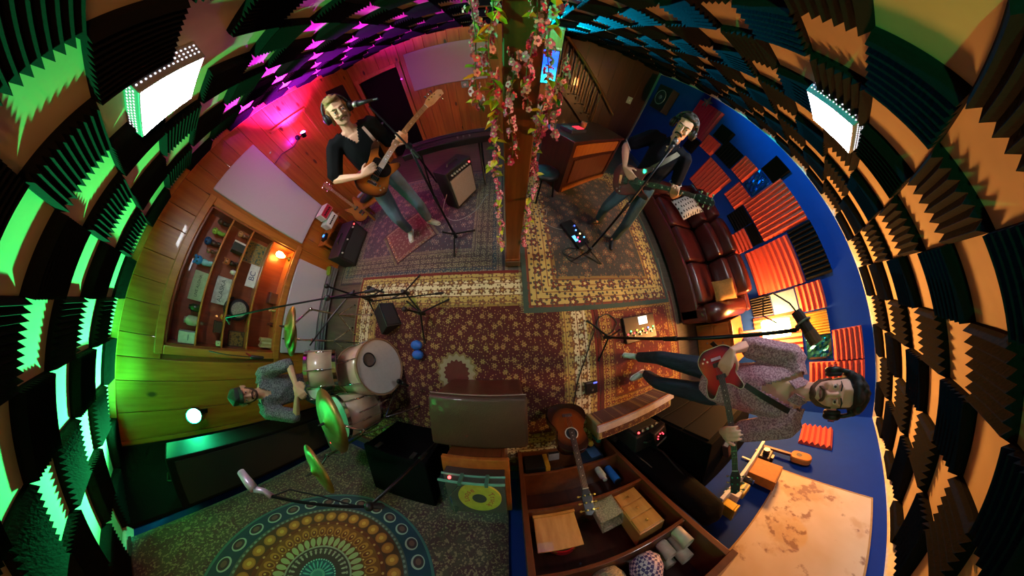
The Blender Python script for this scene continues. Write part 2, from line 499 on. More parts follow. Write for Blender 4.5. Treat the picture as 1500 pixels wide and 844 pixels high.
tile_l = wedge(11, S, S, 0.022, 0.055); tile_l.materials.append(FOAM)
FIX = [(-1.43, 0.70), (1.755, 0.70)]
for side in (0, 1):
    X0, Y0 = (1.9458, -0.3928) if side == 0 else (-1.5621, -0.1921)
    for i in range(-30, 30):
        for j in range(-30, 30):
            if (i + j) % 2 == 0: continue
            cx, cy = X0 - (i + 0.5) * S, Y0 - (j + 0.5) * S
            if cx < 0.5 if side == 0 else cx > 0.34: continue
            top = YA if cx > XJ else YF
            xa, xb = max(cx - S / 2, XL + 0.025), min(cx + S / 2, XR - 0.05); ya, yb = max(cy - S / 2, YB + 0.05), min(cy + S / 2, top - 0.025)
            if xb - xa < 0.06 or yb - ya < 0.06: continue
            if abs(cx) < 0.9 and cy < 2.0 and (abs(cx) < 0.6 and cy < 1.6): continue
            if any(abs(cx - fx) < 0.22 and abs(cy - fy) < 0.22 for fx, fy in FIX): continue
            rot = PI / 2 * (i % 2)
            link('foam_tile', tile_r if side == 0 else tile_l, (), ceiling,
                 mw=Matrix.Translation(((xa + xb) / 2, (ya + yb) / 2, ZC)) @ Matrix.Diagonal(((xb - xa) / S, (yb - ya) / S, 1, 1)) @ Matrix.Rotation(rot, 4, 'Z'))

# ---- foam panels glued on the blue wall (y0, y1, z0, z1, colour, ridges vertical?)
def wall_panel(name, parent, o, uax, vax, nrm, w_, h_, n, mat, t=0.055, vert=True):
    me = wedge(n, w_ if vert else h_, h_ if vert else w_, 0.02, t); me.materials.append(mat)
    u, v, nn = V(uax), V(vax), V(nrm)
    X, Y = (u, v) if vert else (v, -u)
    return link(name, me, (), parent, mw=basis(o, X, Y, -nn))
PAN = [(2.79, 3.44, 1.50, 2.15, FOAM_M, 9, 1), (1.79, 2.42, 0.82, 1.41, FOAM_R, 8, 1), (2.43, 2.78, 1.41, 1.70, FOAM_R, 5, 1),
       (1.63, 1.96, 1.52, 1.85, FOAM_R, 5, 1), (1.34, 1.69, 1.17, 1.50, FOAM_R, 5, 1), (0.66, 1.34, 1.335, 2.01, FOAM_R, 9, 1),
       (0.66, 1.00, 0.83, 1.15, FOAM_R, 5, 0), (-0.05, 0.62, 0.98, 1.67, FOAM_R, 9, 0), (-0.41, -0.07, 1.505, 1.85, FOAM_R, 5, 0),
       (-1.03, -0.37, 0.82, 1.48, FOAM_R, 9, 1), (-1.05, -0.69, 1.845, 2.19, FOAM_R, 6, 0), (-1.40, -1.06, 1.54, 2.19, FOAM_R, 10, 0),
       (2.36, 2.70, 1.72, 1.99, FOAM, 7, 1), (1.98, 2.41, 1.50, 1.83, FOAM, 7, 1), (1.31, 1.62, 1.88, 2.18, FOAM, 11, 1),
       (1.01, 1.33, 1.00, 1.32, FOAM, 7, 0), (0.67, 1.00, 1.16, 1.325, FOAM, 7, 0), (-0.04, 0.65, 1.68, 2.02, FOAM, 11, 1), (-0.36, -0.06, 0.84, 1.14, M('241a14', 0.9), 8, 1),
       (-0.73, -0.43, 1.53, 1.83, FOAM_G, 9, 1), (2.80, 3.10, 1.18, 1.48, FOAM, 7, 1)]
for y0, y1, z0, z1, mt, n, vert in PAN:
    wall_panel('foam_panel', wr, (XR, (y0 + y1) / 2, (z0 + z1) / 2), (0, 1, 0), (0, 0, 1), (-1, 0, 0), y1 - y0 - 0.006, z1 - z0 - 0.006, n, mt, vert=bool(vert))
wall_panel('foam_panel', wb, (3.08, YB, 1.69), (-1, 0, 0), (0, 0, 1), (0, 1, 0), 0.38, 0.34, 6, FOAM_R, vert=False)
# crumpled metallic panels between the foam
def crumple(lo, hi, mat):
    rnd = random.Random(5); m = MB(); n = 9; vs = []
    for a in range(n):
        for b in range(n):
            e = a in (0, n - 1) or b in (0, n - 1)
            vs.append(V((XR - (0.004 if e else rnd.uniform(0.01, 0.045)), lo[0] + (hi[0] - lo[0]) * a / (n - 1), lo[1] + (hi[1] - lo[1]) * b / (n - 1))))
    fs = []
    for a in range(n - 1):
        for b in range(n - 1):
            i = a * n + b; fs += [(i, i + n, i + n + 1), (i, i + n + 1, i + 1)]
    m.add(vs, fs); part('foil_panel', m, mat, wr)
crumple((1.36, 1.52), (1.62, 1.87), M('1466c8', 0.18, 0.85)); crumple((-1.03, 1.52), (-0.74, 1.83), M('2f7d8a', 0.15, 0.9))
part('grey_panel', MB().b2((XR - 0.02, -0.37, 1.15), (XR, -0.08, 1.49)), M('4a6478', 0.7), wr, bevel=0.004)

# black corner trap at the back left
m = MB(); a = [(-2.99, -1.36), (-2.97, -1.34), (-2.51, -1.70), (-2.50, -1.725), (-2.995, -1.725)]
m.prism(a, 0.0, ZC - 0.005)
tr = part('corner_trap', m, M('060608', 0.9, bump=0.2, spec=0.1), label='floor-to-ceiling black corner trap at the left end of the tapestry', cat='sound panel')

# ---- square LED lamps under the ceiling
def led(loc, label):
    t = thing('ceiling_lamp', label, 'ceiling lamp', (loc[0], loc[1], ZC), 0.0, 'square ceiling lamps')
    part('housing', MB().b2((-0.168, -0.160, -0.086), (0.168, 0.160, 0)), M('8d8a92', 0.4, 0.3), t, bevel=0.004)
    part('diffuser', MB().b2((-0.158, -0.150, -0.0872), (0.158, 0.150, -0.0862)), emis('led_white', (0.92, 0.96, 1.0), LED), t)
    dots = MB()
    for sgn in (-1, 1):
        for r_ in range(3):
            for k in range(15):
                u = -0.145 + k * 0.29 / 14; zz = -0.02 - r_ * 0.018
                dots.cyl((sgn * 0.167, u, zz), (sgn * 0.170, u, zz), 0.0045, 6)
                dots.cyl((u, sgn * 0.159, zz), (u, sgn * 0.162, zz), 0.0045, 6)
    part('perforation', dots, emis('led_leak', (0.9, 0.92, 1.0), 1.6), t, kind='stuff')
led(FIX[0], 'square white ceiling lamp among foam tiles lit green and purple')
led(FIX[1], 'square white ceiling lamp among foam tiles lit orange')

# ================================================================== rugs
def rug(name, label, x0, x1, y0, y1, z, mat_args, rz=0.0):
    hx, hy = (x1 - x0) / 2, (y1 - y0) / 2
    t = thing(name, label, 'rug', ((x0 + x1) / 2, (y0 + y1) / 2, 0), rz, 'patterned rugs on the floor')
    part('pile', MB().b2((-hx, -hy, z - 0.009), (hx, hy, z)), rug_mat(name + '_weave', hx, hy, **mat_args), t)
    fr = MB()
    for k in range(int(hy * 2 / 0.02)):
        for sg in (-1, 1):
            yy = -hy + 0.01 + k * 0.02
            fr.b2((sg * hx, yy - 0.003, z - 0.008), (sg * (hx + 0.035), yy + 0.003, z - 0.005))
    part('fringe', fr, M('8a7a58', 0.9), t, kind='stuff')
    return t
rug('grey_rug', 'grey purple patterned rug under the bass player', -2.75, -0.03, 0.60, 2.75, 0.010,
    dict(field='4a3a44', bands=[(0.03, '3a2c34'), (0.10, '6a5a50'), (0.16, '39414a'), (0.36, '4f4038'), (0.42, '6b5b4c')], fcols=('8c7c70', '5c2b34', 'a89a80'), scale=7.0, bcols=('8a7c64', '43303a', '99905f'), bscale=11))
rug('small_rug', 'small reddish square mat by the bass player\'s shoes', -1.80, -1.10, 1.00, 1.66, 0.019,
    dict(field='6a3434', bands=[(0.02, '4a2c30'), (0.06, '8a6a5a')], fcols=('9c7a68', '5a2430', 'b59a84'), scale=14), rz=math.radians(38))
rug('red_rug', 'large dark red floral rug with a wide cream border', -2.15, 1.00, -1.60, 0.69, 0.022,
    dict(field='4a1210', bands=[(0.035, '6e1c14'), (0.12, 'b59a52'), (0.30, 'd8c79c'), (0.40, 'b59a52'), (0.43, '8a7434')], fcols=('7c6232', 'a0844c', '6a2a1a'), scale=8.5, petals=6, medal=0.22, bcols=('6a5032', '7a4a2a', 'c9ac64'), bscale=8.0))
rug('orange_rug', 'orange red rug with gold vine border under the floral-shirt guitarist', 1.01, 2.52, -1.12, 0.34, 0.020,
    dict(field='6a2016', bands=[(0.05, '5a1a12'), (0.20, 'a8803c'), (0.24, '6a3a1c')], fcols=('b08a44', '8a3018', 'd0a860'), scale=5.0, petals=5, bcols=('5a2a1a', '7a2418', 'd8b468'), bscale=12))
rug('green_edged_rug', 'navy and gold rug with green edge strip under the black-polo guitarist', 0.17, 2.42, 0.17, 3.05, 0.032,
    dict(field='3e3a34', bands=[(0.055, '3c4c40'), (0.085, '7a3a24'), (0.36, 'c0a45c'), (0.42, '8a6a34')], fcols=('8a5c38', '5a5244', 'a08a5a'), scale=5.4, petals=8, bcols=('4a4038', '6a2a1c', 'd8c078'), bscale=5.2))

# ================================================================== left wall: built-in shelf and boards
sh = thing('built_in_shelf', 'wooden display shelf recessed into the pine wall behind the drummer', 'shelf', (XL, 0, 0))
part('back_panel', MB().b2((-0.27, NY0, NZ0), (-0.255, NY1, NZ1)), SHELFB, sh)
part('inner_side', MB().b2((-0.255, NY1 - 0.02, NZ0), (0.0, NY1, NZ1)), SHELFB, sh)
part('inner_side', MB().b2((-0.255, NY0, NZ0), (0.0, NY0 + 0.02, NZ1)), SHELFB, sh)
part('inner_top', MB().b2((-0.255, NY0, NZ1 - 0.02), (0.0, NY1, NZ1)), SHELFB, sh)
part('frame_rail', MB().b2((-0.01, NY0 - 0.08, NZ1), (0.025, NY1 + 0.09, NZ1 + 0.08)), SHELFW, sh, bevel=0.008)
part('frame_rail', MB().b2((-0.01, NY0 - 0.08, NZ0 - 0.08), (0.025, NY1 + 0.09, NZ0)), SHELFW, sh, bevel=0.008)
part('frame_stile', MB().b2((-0.01, NY0 - 0.08, NZ0), (0.025, NY0, NZ1)), SHELFW, sh, bevel=0.008)
part('frame_stile', MB().b2((-0.01, NY1, NZ0), (0.025, NY1 + 0.09, NZ1)), SHELFW, sh, bevel=0.008)
SZ = (1.66, 1.395, 1.12, NZ0)
for zz in SZ[:3]:
    part('shelf_board', MB().b2((-0.255, NY0 + 0.02, zz - 0.02), (-0.005, NY1 - 0.02, zz)), SHELFW, sh, bevel=0.003)
part('shelf_board', MB().b2((-0.255, NY0 + 0.02, NZ0), (0.0, NY1 - 0.02, NZ0 + 0.012)), SHELFW, sh)
NZB = NZ0 + 0.012

def figurine(name, label, cat, x, y, z, h, body, head, grp='trinkets on the display shelf', ears=False):
    t = thing(name, label, cat, (x, y, z), 0.0, grp)
    part('body', MB().hull([((0, 0, h * 0.12), h * 0.12), ((0, 0, h * 0.42), h * 0.2)]).hull([((0.1 * h, h * 0.1, h * 0.06), h * 0.08), ((0.02 * h, h * 0.06, h * 0.2), h * 0.1)]), M(body, 0.4), t, smooth=True)
    hm = MB().ell((0.02 * h, 0, h * 0.75), (h * 0.2, h * 0.24, h * 0.22))
    if ears: hm.ell((0, h * 0.16, h * 0.95), h * 0.08).ell((0, -h * 0.16, h * 0.95), h * 0.08)
    part('head', hm, M(head, 0.4), t, smooth=True)
    part('eyes', MB().ell((h * 0.2, h * 0.09, h * 0.8), h * 0.045).ell((h * 0.2, -h * 0.09, h * 0.8), h * 0.045), BLACK, t)
    return t
def jar(name, label, cat, x, y, z, r, h, col, lid, rough=0.2, grp='trinkets on the display shelf'):
    t = thing(name, label, cat, (x, y, z), 0.0, grp)
    part('body', MB().lathe([(r * 0.9, 0), (r, h * 0.1), (r, h * 0.7), (r * 0.6, h * 0.85), (r * 0.55, h * 0.9)], seg=14), M(col, rough), t, smooth=True)
    part('lid', MB().lathe([(r * 0.62, h * 0.9), (r * 0.62, h), (r * 0.3, h * 1.02)], seg=14), M(lid, 0.4), t, smooth=True)
    return t
def framed(name, label, x, y0, y1, z0, z1, colf, c1, c2, cat='picture', tilt=0.12, grp='pictures on the display shelf'):
    t = thing(name, label, cat, (x, (y0 + y1) / 2, z0), 0.0, grp); t.rotation_euler = (0, -tilt, 0)
    w_, h_ = y1 - y0, z1 - z0
    n = NT(name + '_print'); f = n.noise(n.coord(), 22.0, 5.0)
    n.set(col=n.ramp(f, [(0.35, c1), (0.5, c2), (0.62, c1)]), rough=0.35)
    part('print', MB().b2((0, -w_ / 2 + 0.008, 0.008), (0.006, w_ / 2 - 0.008, h_ - 0.008)), n.m, t)
    m = MB(); b = 0.012
    m.b2((-0.004, -w_ / 2, 0), (0.012, w_ / 2, b)).b2((-0.004, -w_ / 2, h_ - b), (0.012, w_ / 2, h_)).b2((-0.004, -w_ / 2, b), (0.012, -w_ / 2 + b, h_ - b)).b2((-0.004, w_ / 2 - b, b), (0.012, w_ / 2, h_ - b))
    part('frame', m, M(colf, 0.4), t, bevel=0.002)
    return t
def plate(name, label, x, y0, y1, z0, txt, face, ink, h_=0.14, cat='license plate', tilt=0.2):
    t = thing(name, label, cat, (x, (y0 + y1) / 2, z0), 0.0, 'lettered plates on the display shelf'); t.rotation_euler = (0, -tilt, 0)
    w_ = y1 - y0
    part('plate', MB().b2((0, -w_ / 2, 0), (0.004, w_ / 2, h_)), face, t, bevel=0.002)
    me = text_mesh(txt, min(h_ * 0.8, w_ * 0.92 / (0.66 * len(txt))))
    link('lettering', me, M(ink, 0.5), t, mw=basis((0.0045, 0, h_ * 0.5), (0, 1, 0), (0, 0, 1), (1, 0, 0)))
    return t
X1 = -3.12
figurine('green_toy', 'lime green toy figure with dark eyes on the top shelf', 'toy', X1, 0.68, SZ[0], 0.16, '6faa3c', '8cc24a')
figurine('dark_figurine', 'dark brown figurine in the far end of the top shelf', 'figurine', X1, 0.80, SZ[0], 0.15, '2a1a12', '4a2f20')
figurine('blue_bird_toy', 'small navy blue bird toy behind the green toy', 'toy', X1 - 0.04, 0.56, SZ[0], 0.19, '3a2a20', '1d4f86')
figurine('brown_figurine', 'little brown figurine with a pale belly on the top shelf', 'figurine', X1 + 0.03, 0.46, SZ[0], 0.12, '5a3020', '9c6a48')
figurine('blue_bear', 'light blue and white toy bear with a blue hat', 'toy', X1 + 0.02, 0.33, SZ[0], 0.20, '8cc4dc', '2f8ad0', ears=True)
plate('license_plate', 'greenish white license plate lettered LIVE ALOHA', X1 - 0.05, -0.06, 0.24, SZ[0], 'LIVE ALOHA', M('9aa888', 0.5), '1c2a30', 0.15)
jar('green_jar', 'short dark green jar beside the license plate', 'jar', X1, -0.13, SZ[0], 0.04, 0.11, '2a3a1c', '1a2412')
jar('glass_jar', 'clear cut-glass jar beside the white box', 'jar', X1, -0.26, SZ[0], 0.05, 0.13, 'a8a898', '8a8a80', 0.08)
t = thing('white_box', 'pale blue white cardboard box at the end of the top shelf', 'box', (X1, -0.42, SZ[0]), 0.0)
part('carton', MB().b2((-0.07, -0.055, 0), (0.07, 0.055, 0.15)), M('b8c8c4', 0.5), t, bevel=0.004)
part('flap', MB().b2((-0.07, -0.055, 0.151), (0.072, 0.055, 0.157)), M('c8d4d0', 0.5), t)
part('printed_mark', MB().b2((0.0705, -0.025, 0.06), (0.0715, 0.03, 0.068)), M('3a5a6a', 0.5), t)
figurine('tan_figurine', 'tan figurine at the far end of the second shelf', 'figurine', X1, 0.78, SZ[1], 0.15, '6a4028', 'b88a5a')
t = thing('camera_box', 'dark green box with a white edge on the second shelf', 'box', (X1, 0.62, SZ[1]), 0.2)
part('carton', MB().b2((-0.05, -0.06, 0), (0.05, 0.06, 0.14)), M('28382c', 0.5), t, bevel=0.004); part('white_strip', MB().b2((-0.051, 0.04, 0), (0.051, 0.061, 0.141)), WHITE, t)
figurine('monkey_figurine', 'dark monkey figurine with a tan face on the second shelf', 'figurine', X1, 0.43, SZ[1], 0.17, '2a160e', 'a8683a', ears=True)
jar('white_cup', 'small white cup in front of the monkey figurine', 'cup', X1 + 0.07, 0.33, SZ[1], 0.028, 0.06, 'c8c0b0', 'b0a898')
plate('weathered_plate', 'weathered grey white license plate lettered ALASKA', X1 - 0.04, -0.04, 0.26, SZ[1], 'ALASKA', M('a8b0a4', 0.5, var=0.3, scale=18), '3a4a48', 0.17)
t = thing('orange_shell', 'small orange shell lying on the second shelf', 'shell', (X1, -0.16, SZ[1])); part('shell', MB().hull([((0, 0, 0.02), (0.02, 0.03, 0.02)), ((0.01, -0.03, 0.012), 0.008)]), M('d07a1e', 0.4), t, smooth=True)
part('lip', MB().ell((0.012, 0.01, 0.014), (0.012, 0.014, 0.008)), M('e8b070', 0.4), t)
t = thing('dark_box', 'dark brown wooden box on the second shelf', 'box', (X1 - 0.03, -0.28, SZ[1])); part('case', MB().b2((-0.05, -0.06, 0), (0.05, 0.06, 0.07)), M('2a1c10', 0.5), t, bevel=0.004); part('lid', MB().b2((-0.052, -0.062, 0.071), (0.052, 0.062, 0.09)), M('35240f', 0.5), t)
t = thing('white_cube', 'tiny white dice cube at the end of the second shelf', 'dice', (X1 + 0.08, -0.44, SZ[1])); part('cube', MB().b2((-0.025, -0.025, 0), (0.025, 0.025, 0.05)), M('b8c09a', 0.5), t, bevel=0.006); part('pips', MB().cyl((0.025, 0, 0.025), (0.0265, 0, 0.025), 0.005, 8), BLACK, t)
framed('green_picture', 'green and gold landscape picture leaning on the third shelf', X1 - 0.08, 0.52, 0.80, SZ[2], 1.375, '8a7a4a', '1f4a40', '8a7a30')
plate('white_sign', 'narrow white sign lettered BC on the third shelf', X1 - 0.03, 0.24, 0.52, SZ[2], 'BC', M('c8ccc8', 0.5), '2a3a66', 0.12, 'sign')
t = thing('black_drum_bag', 'round black and grey woven bag on the third shelf', 'bag', (X1 - 0.02, -0.05, SZ[2]))
part('bag_body', MB().lathe([(0.10, -0.07), (0.125, -0.05), (0.125, 0.05), (0.10, 0.07)], (0, 0, 0.125), (1, 0, 0), 20), M('1a1a1a', 0.7), t, smooth=True)
part('woven_face', MB().lathe([(0.09, 0.071), (0.085, 0.08), (0.02, 0.085)], (0, 0, 0.125), (1, 0, 0), 20), M('8a8478', 0.8, var=0.4, scale=80), t)
part('strap', MB().ring((0.0, 0, 0.16), (1, 0, 0), 0.13, 0.008, 16, 6, 0.3, 2.8), BLACK, t)
framed('dark_picture', 'dark gold framed picture at the end of the third shelf', X1 - 0.05, -0.48, -0.30, SZ[2], 1.31, '3a2a14', '2a2a12', '7a6a2a')
t = thing('book_stack', 'row of cream paperback books at the end of the bottom shelf', 'books', (X1, -0.40, NZB))
for k in range(5): part('book', MB().b2((-0.07, -0.055 + k * 0.024, 0), (0.06, -0.034 + k * 0.024, 0.14 - 0.01 * (k % 3))), M(('b8a878', 'a89060', 'c0b48c', '9a8c5c', 'b0a070')[k], 0.7), t, bevel=0.002)
t = thing('red_toy_car', 'small dark red toy car on the bottom shelf', 'toy', (X1, -0.16, NZB)); part('car_body', MB().hull([((-0.05, 0, 0.03), 0.02), ((0.05, 0, 0.03), 0.02), ((0, 0, 0.055), 0.018)]), M('5a1a16', 0.3), t, smooth=True)
for sx_ in (-0.035, 0.035):
    for sy_ in (-0.02, 0.02): part('wheel', MB().cyl((sx_, sy_ - 0.004, 0.014), (sx_, sy_ + 0.004, 0.014), 0.014, 10), RUBBER, t)
figurine('cream_dog', 'cream dog figurine on the bottom shelf', 'figurine', X1 + 0.06, 0.02, NZB, 0.10, 'b09a5a', 'c0a868')
t = thing('wood_block', 'squat brown wooden box on the bottom shelf', 'box', (X1 - 0.05, 0.18, NZB)); part('case', MB().b2((-0.06, -0.07, 0), (0.06, 0.07, 0.10)), WOOD, t, bevel=0.004); part('lid', MB().b2((-0.063, -0.073, 0.10), (0.063, 0.073, 0.115)), WOOD_R, t, bevel=0.003)
t = thing('shelf_lamp', 'glowing orange bulb lamp at the bottom shelf\'s far end', 'lamp', (XL - 0.08, 0.76, NZB))
part('base', MB().lathe([(0.04, 0), (0.04, 0.015), (0.014, 0.03), (0.014, 0.08)], seg=16), M('7a5a20', 0.3, 0.8), t, smooth=True)
part('bulb', MB().lathe([(0.014, 0.08), (0.03, 0.11), (0.045, 0.15), (0.04, 0.19), (0.018, 0.21)], seg=16), emis('bulb_orange', (1.0, 0.42, 0.07), BULB), t, smooth=True)

def whiteboard(name, label, lo, hi, nrm, mat=None):
    c = [(a + b) / 2 for a, b in zip(lo, hi)]
    t = thing(name, label, 'panel', c, 0.0, 'white sound panels on the wooden walls')
    d_ = [abs(b - a) / 2 for a, b in zip(lo, hi)]
    part('cloth_face', MB().b2([-x for x in d_], d_), mat or M('b4aab4', 0.85, var=0.05, scale=200), t, bevel=0.012)
    k = [0 if abs(n_) > 0.5 else 0.02 for n_ in nrm]
    b = [max(0.005, d_[i] - k[i]) for i in range(3)]
    off = [-nrm[i] * d_[i] * 1.1 for i in range(3)]
    part('backing', MB().box(off, [2 * b[i] if abs(nrm[i]) < 0.5 else 0.006 for i in range(3)]), WOOD, t)
whiteboard('wall_panel', 'tall white fabric panel beside the display shelf', (XL + 0.006, 1.01, 0.74), (XL + 0.05, 1.72, 2.02), (1, 0, 0))
whiteboard('wall_panel', 'white fabric panel under the display shelf above the heater', (XL + 0.006, -0.50, 0.18), (XL + 0.05, 0.80, 0.69), (1, 0, 0))
whiteboard('wall_panel', 'wide white fabric panel on the wall right of the dark door', (-1.76, YF - 0.05, 1.37), (-0.30, YF - 0.006, 2.09), (0, -1, 0))

# baseboard heater
t = thing('baseboard_heater', 'long grey baseboard heater under the white panel', 'heater', (XL, 0.15, 0))
part('cover', MB().b2((0.004, -0.75, 0.02), (0.07, 0.75, 0.17)), M('7a7d82', 0.4, 0.5), t, bevel=0.01)
for k in range(3): part('fin_rail', MB().b2((0.07, -0.74, 0.04 + k * 0.045), (0.095, 0.74, 0.06 + k * 0.045)), M('8f9398', 0.35, 0.6), t, bevel=0.004)
t = thing('green_brush', 'lime green bristle brush lying on the heater', 'brush', (XL + 0.08, 0.80, 0.172), 0.4)
part('brush_back', MB().b2((-0.035, -0.08, 0), (0.035, 0.08, 0.02)), M('6a8a1a', 0.5), t, bevel=0.008)
br = MB()
for a in range(4):
    for b in range(9): br.cyl((-0.024 + a * 0.016, -0.065 + b * 0.016, 0.02), (-0.026 + a * 0.017, -0.066 + b * 0.0165, 0.05), 0.004, 5)
part('bristles', br, M('8fb02a', 0.7), t, kind='stuff')

# magenta wall lamp
t = thing('magenta_lamp', 'small round magenta stage lamp on the pine wall', 'lamp', (XL, 2.32, 1.70))
part('plate', MB().lathe([(0.04, 0), (0.04, 0.012), (0.02, 0.02)], (0, 0, 0), (1, 0, 0), 14), BLACKM, t)
part('arm', MB().tube([(0.015, 0, 0), (0.08, 0, -0.02), (0.15, 0, 0)], 0.007), BLACKM, t)
part('lamp_can', MB().lathe([(0.022, -0.07), (0.036, -0.06), (0.036, 0.0), (0.038, 0.002)], (0.17, 0, 0.0), (0.30, 0.10, 0.95), 16), BLACKM, t, smooth=True)
part('lens', MB().lathe([(0.035, 0.003), (0.030, 0.016), (0.014, 0.024)], (0.17, 0, 0.0), (0.30, 0.10, 0.95), 16), emis('magenta_glow', (0.72, 0.025, 1.0), MAGENTA), t, smooth=True)
beam(t, (0.19, 0.01, 0.05), (0.30, 0.15, 0.94), SPOT_M, (0.66, 0.012, 1.0), 66)
part('lamp_cable', MB().tube([(0.01, 0, -0.02), (0.012, -0.15, -0.06), (0.012, -0.4, -0.02), (0.012, -0.62, -0.05), (0.012, -0.62, -0.4)], 0.005, 6), BLACK, t)
framed('framed_picture', 'black framed dark picture behind the bass player\'s head', XL + 0.02, 3.35, 3.85, 1.62, 2.06, '0a0a0a', '0d0b0c', '151214', tilt=0.0, grp=None)
w_ = thing('wall_trim_frame', 'thin pine moulding rectangle nailed around the magenta lamp', 'moulding', (XL, 2.45, 1.55))
part('moulding', MB().b2((0.0, -0.42, 0.42), (0.018, 0.30, 0.45)), TRIMW, w_); part('moulding', MB().b2((0.0, 0.27, -0.9), (0.018, 0.30, 0.42)), TRIMW, w_)

# green stage lamp and black column speaker at the back left
t = thing('column_speaker', 'tall black column speaker standing in the back left corner', 'speaker', (-2.62, -1.62, 0))
part('cabinet', MB().b2((0, 0, 0), (0.27, 0.42, 1.92)), M('060607', 0.7, spec=0.12), t, bevel=0.01)
part('grille', MB().b2((0.271, 0.03, 0.1), (0.28, 0.39, 1.86)), M('0a0a0b', 0.8, scale=300, var=0.5), t)
part('top_handle', MB().tube([(0.06, 0.21, 1.92), (0.08, 0.21, 1.95), (0.19, 0.21, 1.95), (0.21, 0.21, 1.92)], 0.01), BLACKM, t)
t = thing('green_lamp', 'round glowing green stage lamp on the pine wall beside the column speaker', 'lamp', (XL, -1.12, 1.635))
part('bracket', MB().b2((0.0, -0.02, -0.1), (0.012, 0.02, 0.1)).tube([(0.01, 0, -0.06), (0.07, 0, -0.06)], 0.008), BLACKM, t)
part('housing', MB().lathe([(0.045, 0.05), (0.062, 0.07), (0.066, 0.15), (0.074, 0.152), (0.074, 0.172), (0.070, 0.172), (0.068, 0.152)], (0, 0, 0), (0.96, 0.12, 0.22), 20), M('14151a', 0.4), t, smooth=True)
part('lens', MB().lathe([(0.064, 0.1525), (0.058, 0.160), (0.040, 0.166), (0.02, 0.169)], (0, 0, 0), (0.96, 0.12, 0.22), 24), emis('green_glow', (0.02, 1.0, 0.36), GREEN), t, smooth=True)
beam(t, (0.19, 0.03, 0.06), (0.50, 0.45, 0.74), SPOT_G, (0.03, 1.0, 0.24), 53)

# ================================================================== front wall things
n = NT('screen_picture'); x_, y_, z_ = n.sep(n.coord()); f = n.noise(n.coord(), 3.0, 2.0)
sc_ = n.ramp(n.math('ADD', n.math('MULTIPLY', z_, 1.2), n.math('MULTIPLY', f, 0.35)), [(0.0, '0a6a9a'), (0.3, '18c8d8'), (0.45, '1a70e8'), (0.62, '0a3ae0')])
n.set(col='000000', emit=sc_, power=SCREEN, rough=0.2)
t = thing('television', 'glowing blue and cyan screen behind the flower garlands', 'screen', (0.74, YF - 0.04, 1.30))
part('screen', MB().b2((-0.23, -0.012, 0.02), (0.23, 0.0, 0.62)), n.m, t)
part('bezel', MB().b2((-0.25, 0.0, 0), (0.25, 0.035, 0.64)), BLACK, t, bevel=0.004)
t = thing('cyan_lamp', 'small cyan stage lamp on the wall above the glowing screen', 'lamp', (0.66, YF, 2.00))
part('plate', MB().b2((-0.04, -0.02, -0.03), (0.04, 0.0, 0.03)), BLACKM, t, bevel=0.004); part('arm', MB().cyl((0, -0.02, 0), (0, -0.12, -0.03), 0.008, 8), BLACKM, t)
part('lamp_can', MB().lathe([(0.022, -0.07), (0.036, -0.06), (0.036, 0.0), (0.038, 0.002)], (0, -0.14, 0.0), (0.42, -0.22, 0.88), 16), BLACKM, t, smooth=True)
part('lens', MB().lathe([(0.035, 0.003), (0.030, 0.016), (0.014, 0.024)], (0, -0.14, 0.0), (0.42, -0.22, 0.88), 16), emis('cyan_glow', (0.02, 0.62, 1.0), CYAN), t, smooth=True)
beam(t, (0.01, -0.16, 0.05), (0.40, -0.60, 0.69), SPOT_C, (0.0, 0.62, 1.0), 54)
t = thing('paper_sheet', 'white paper sheet pinned low behind the garlands', 'paper', (0.80, YF - 0.012, 0.45))
part('sheet', MB().b2((-0.11, -0.003, 0), (0.11, 0.0, 0.42)), WHITE, t); part('tape', MB().b2((-0.03, -0.005, 0.40), (0.03, -0.003, 0.44)), CREAM, t)
t = thing('thermostat', 'small greenish thermostat box right under the wide white panel', 'thermostat', (-0.74, YF - 0.02, 1.28))
part('case', MB().b2((-0.07, -0.02, -0.05), (0.07, 0.02, 0.08)), M('7a9a84', 0.5), t, bevel=0.008); part('dial', MB().lathe([(0.03, 0.02), (0.026, 0.032)], (0, 0, 0.01), (0, -1, 0), 14), WHITE, t)
t = thing('light_switch', 'pale green light switch plate on the dark alcove wall', 'switch', (3.2, YA - 0.005, 1.37))
part('plate', MB().b2((-0.075, -0.01, -0.09), (0.075, 0.004, 0.09)), M('9ab0a0', 0.5), t, bevel=0.012); part('toggle', MB().b2((-0.012, -0.022, -0.02), (0.012, -0.01, 0.02)), WHITE, t)

# staircase rail in the alcove
t = thing('stair_railing', 'pine stair rail with vertical balusters in the dark alcove', 'railing', (0, YA - 0.12, 0))
RAILW = wood('rail_wood', '6a421a', '80562a', knots=False, per=False)
def sl(x): return 2.29 - (x - 1.242) * 0.90
part('handrail', MB().tube([(1.05, 0, sl(1.05) + 0.02), (2.85, 0, sl(2.85) + 0.02)], 0.032, 8), RAILW, t)
part('stringer', MB().add([V((1.05, dy, sl(1.05) - 0.86)) for dy in (-0.02, 0.02)] + [V((2.7, dy, sl(2.7) - 0.86)) for dy in (-0.02, 0.02)] + [V((1.05, dy, sl(1.05) - 1.10)) for dy in (-0.02, 0.02)] + [V((2.43, dy, 0.1)) for dy in (-0.02, 0.02)],
     [(0, 1, 3, 2), (4, 6, 7, 5), (0, 2, 6, 4), (1, 5, 7, 3), (0, 4, 5, 1), (2, 3, 7, 6)]), ALC, t)
for k in range(9):
    xx = 1.12 + k * 0.15
    part('baluster', MB().tube([(xx, 0, sl(xx) - 0.87), (xx, 0, sl(xx) - 0.3), (xx, 0, sl(xx))], [0.016, 0.02, 0.014], 8), RAILW, t, smooth=True)
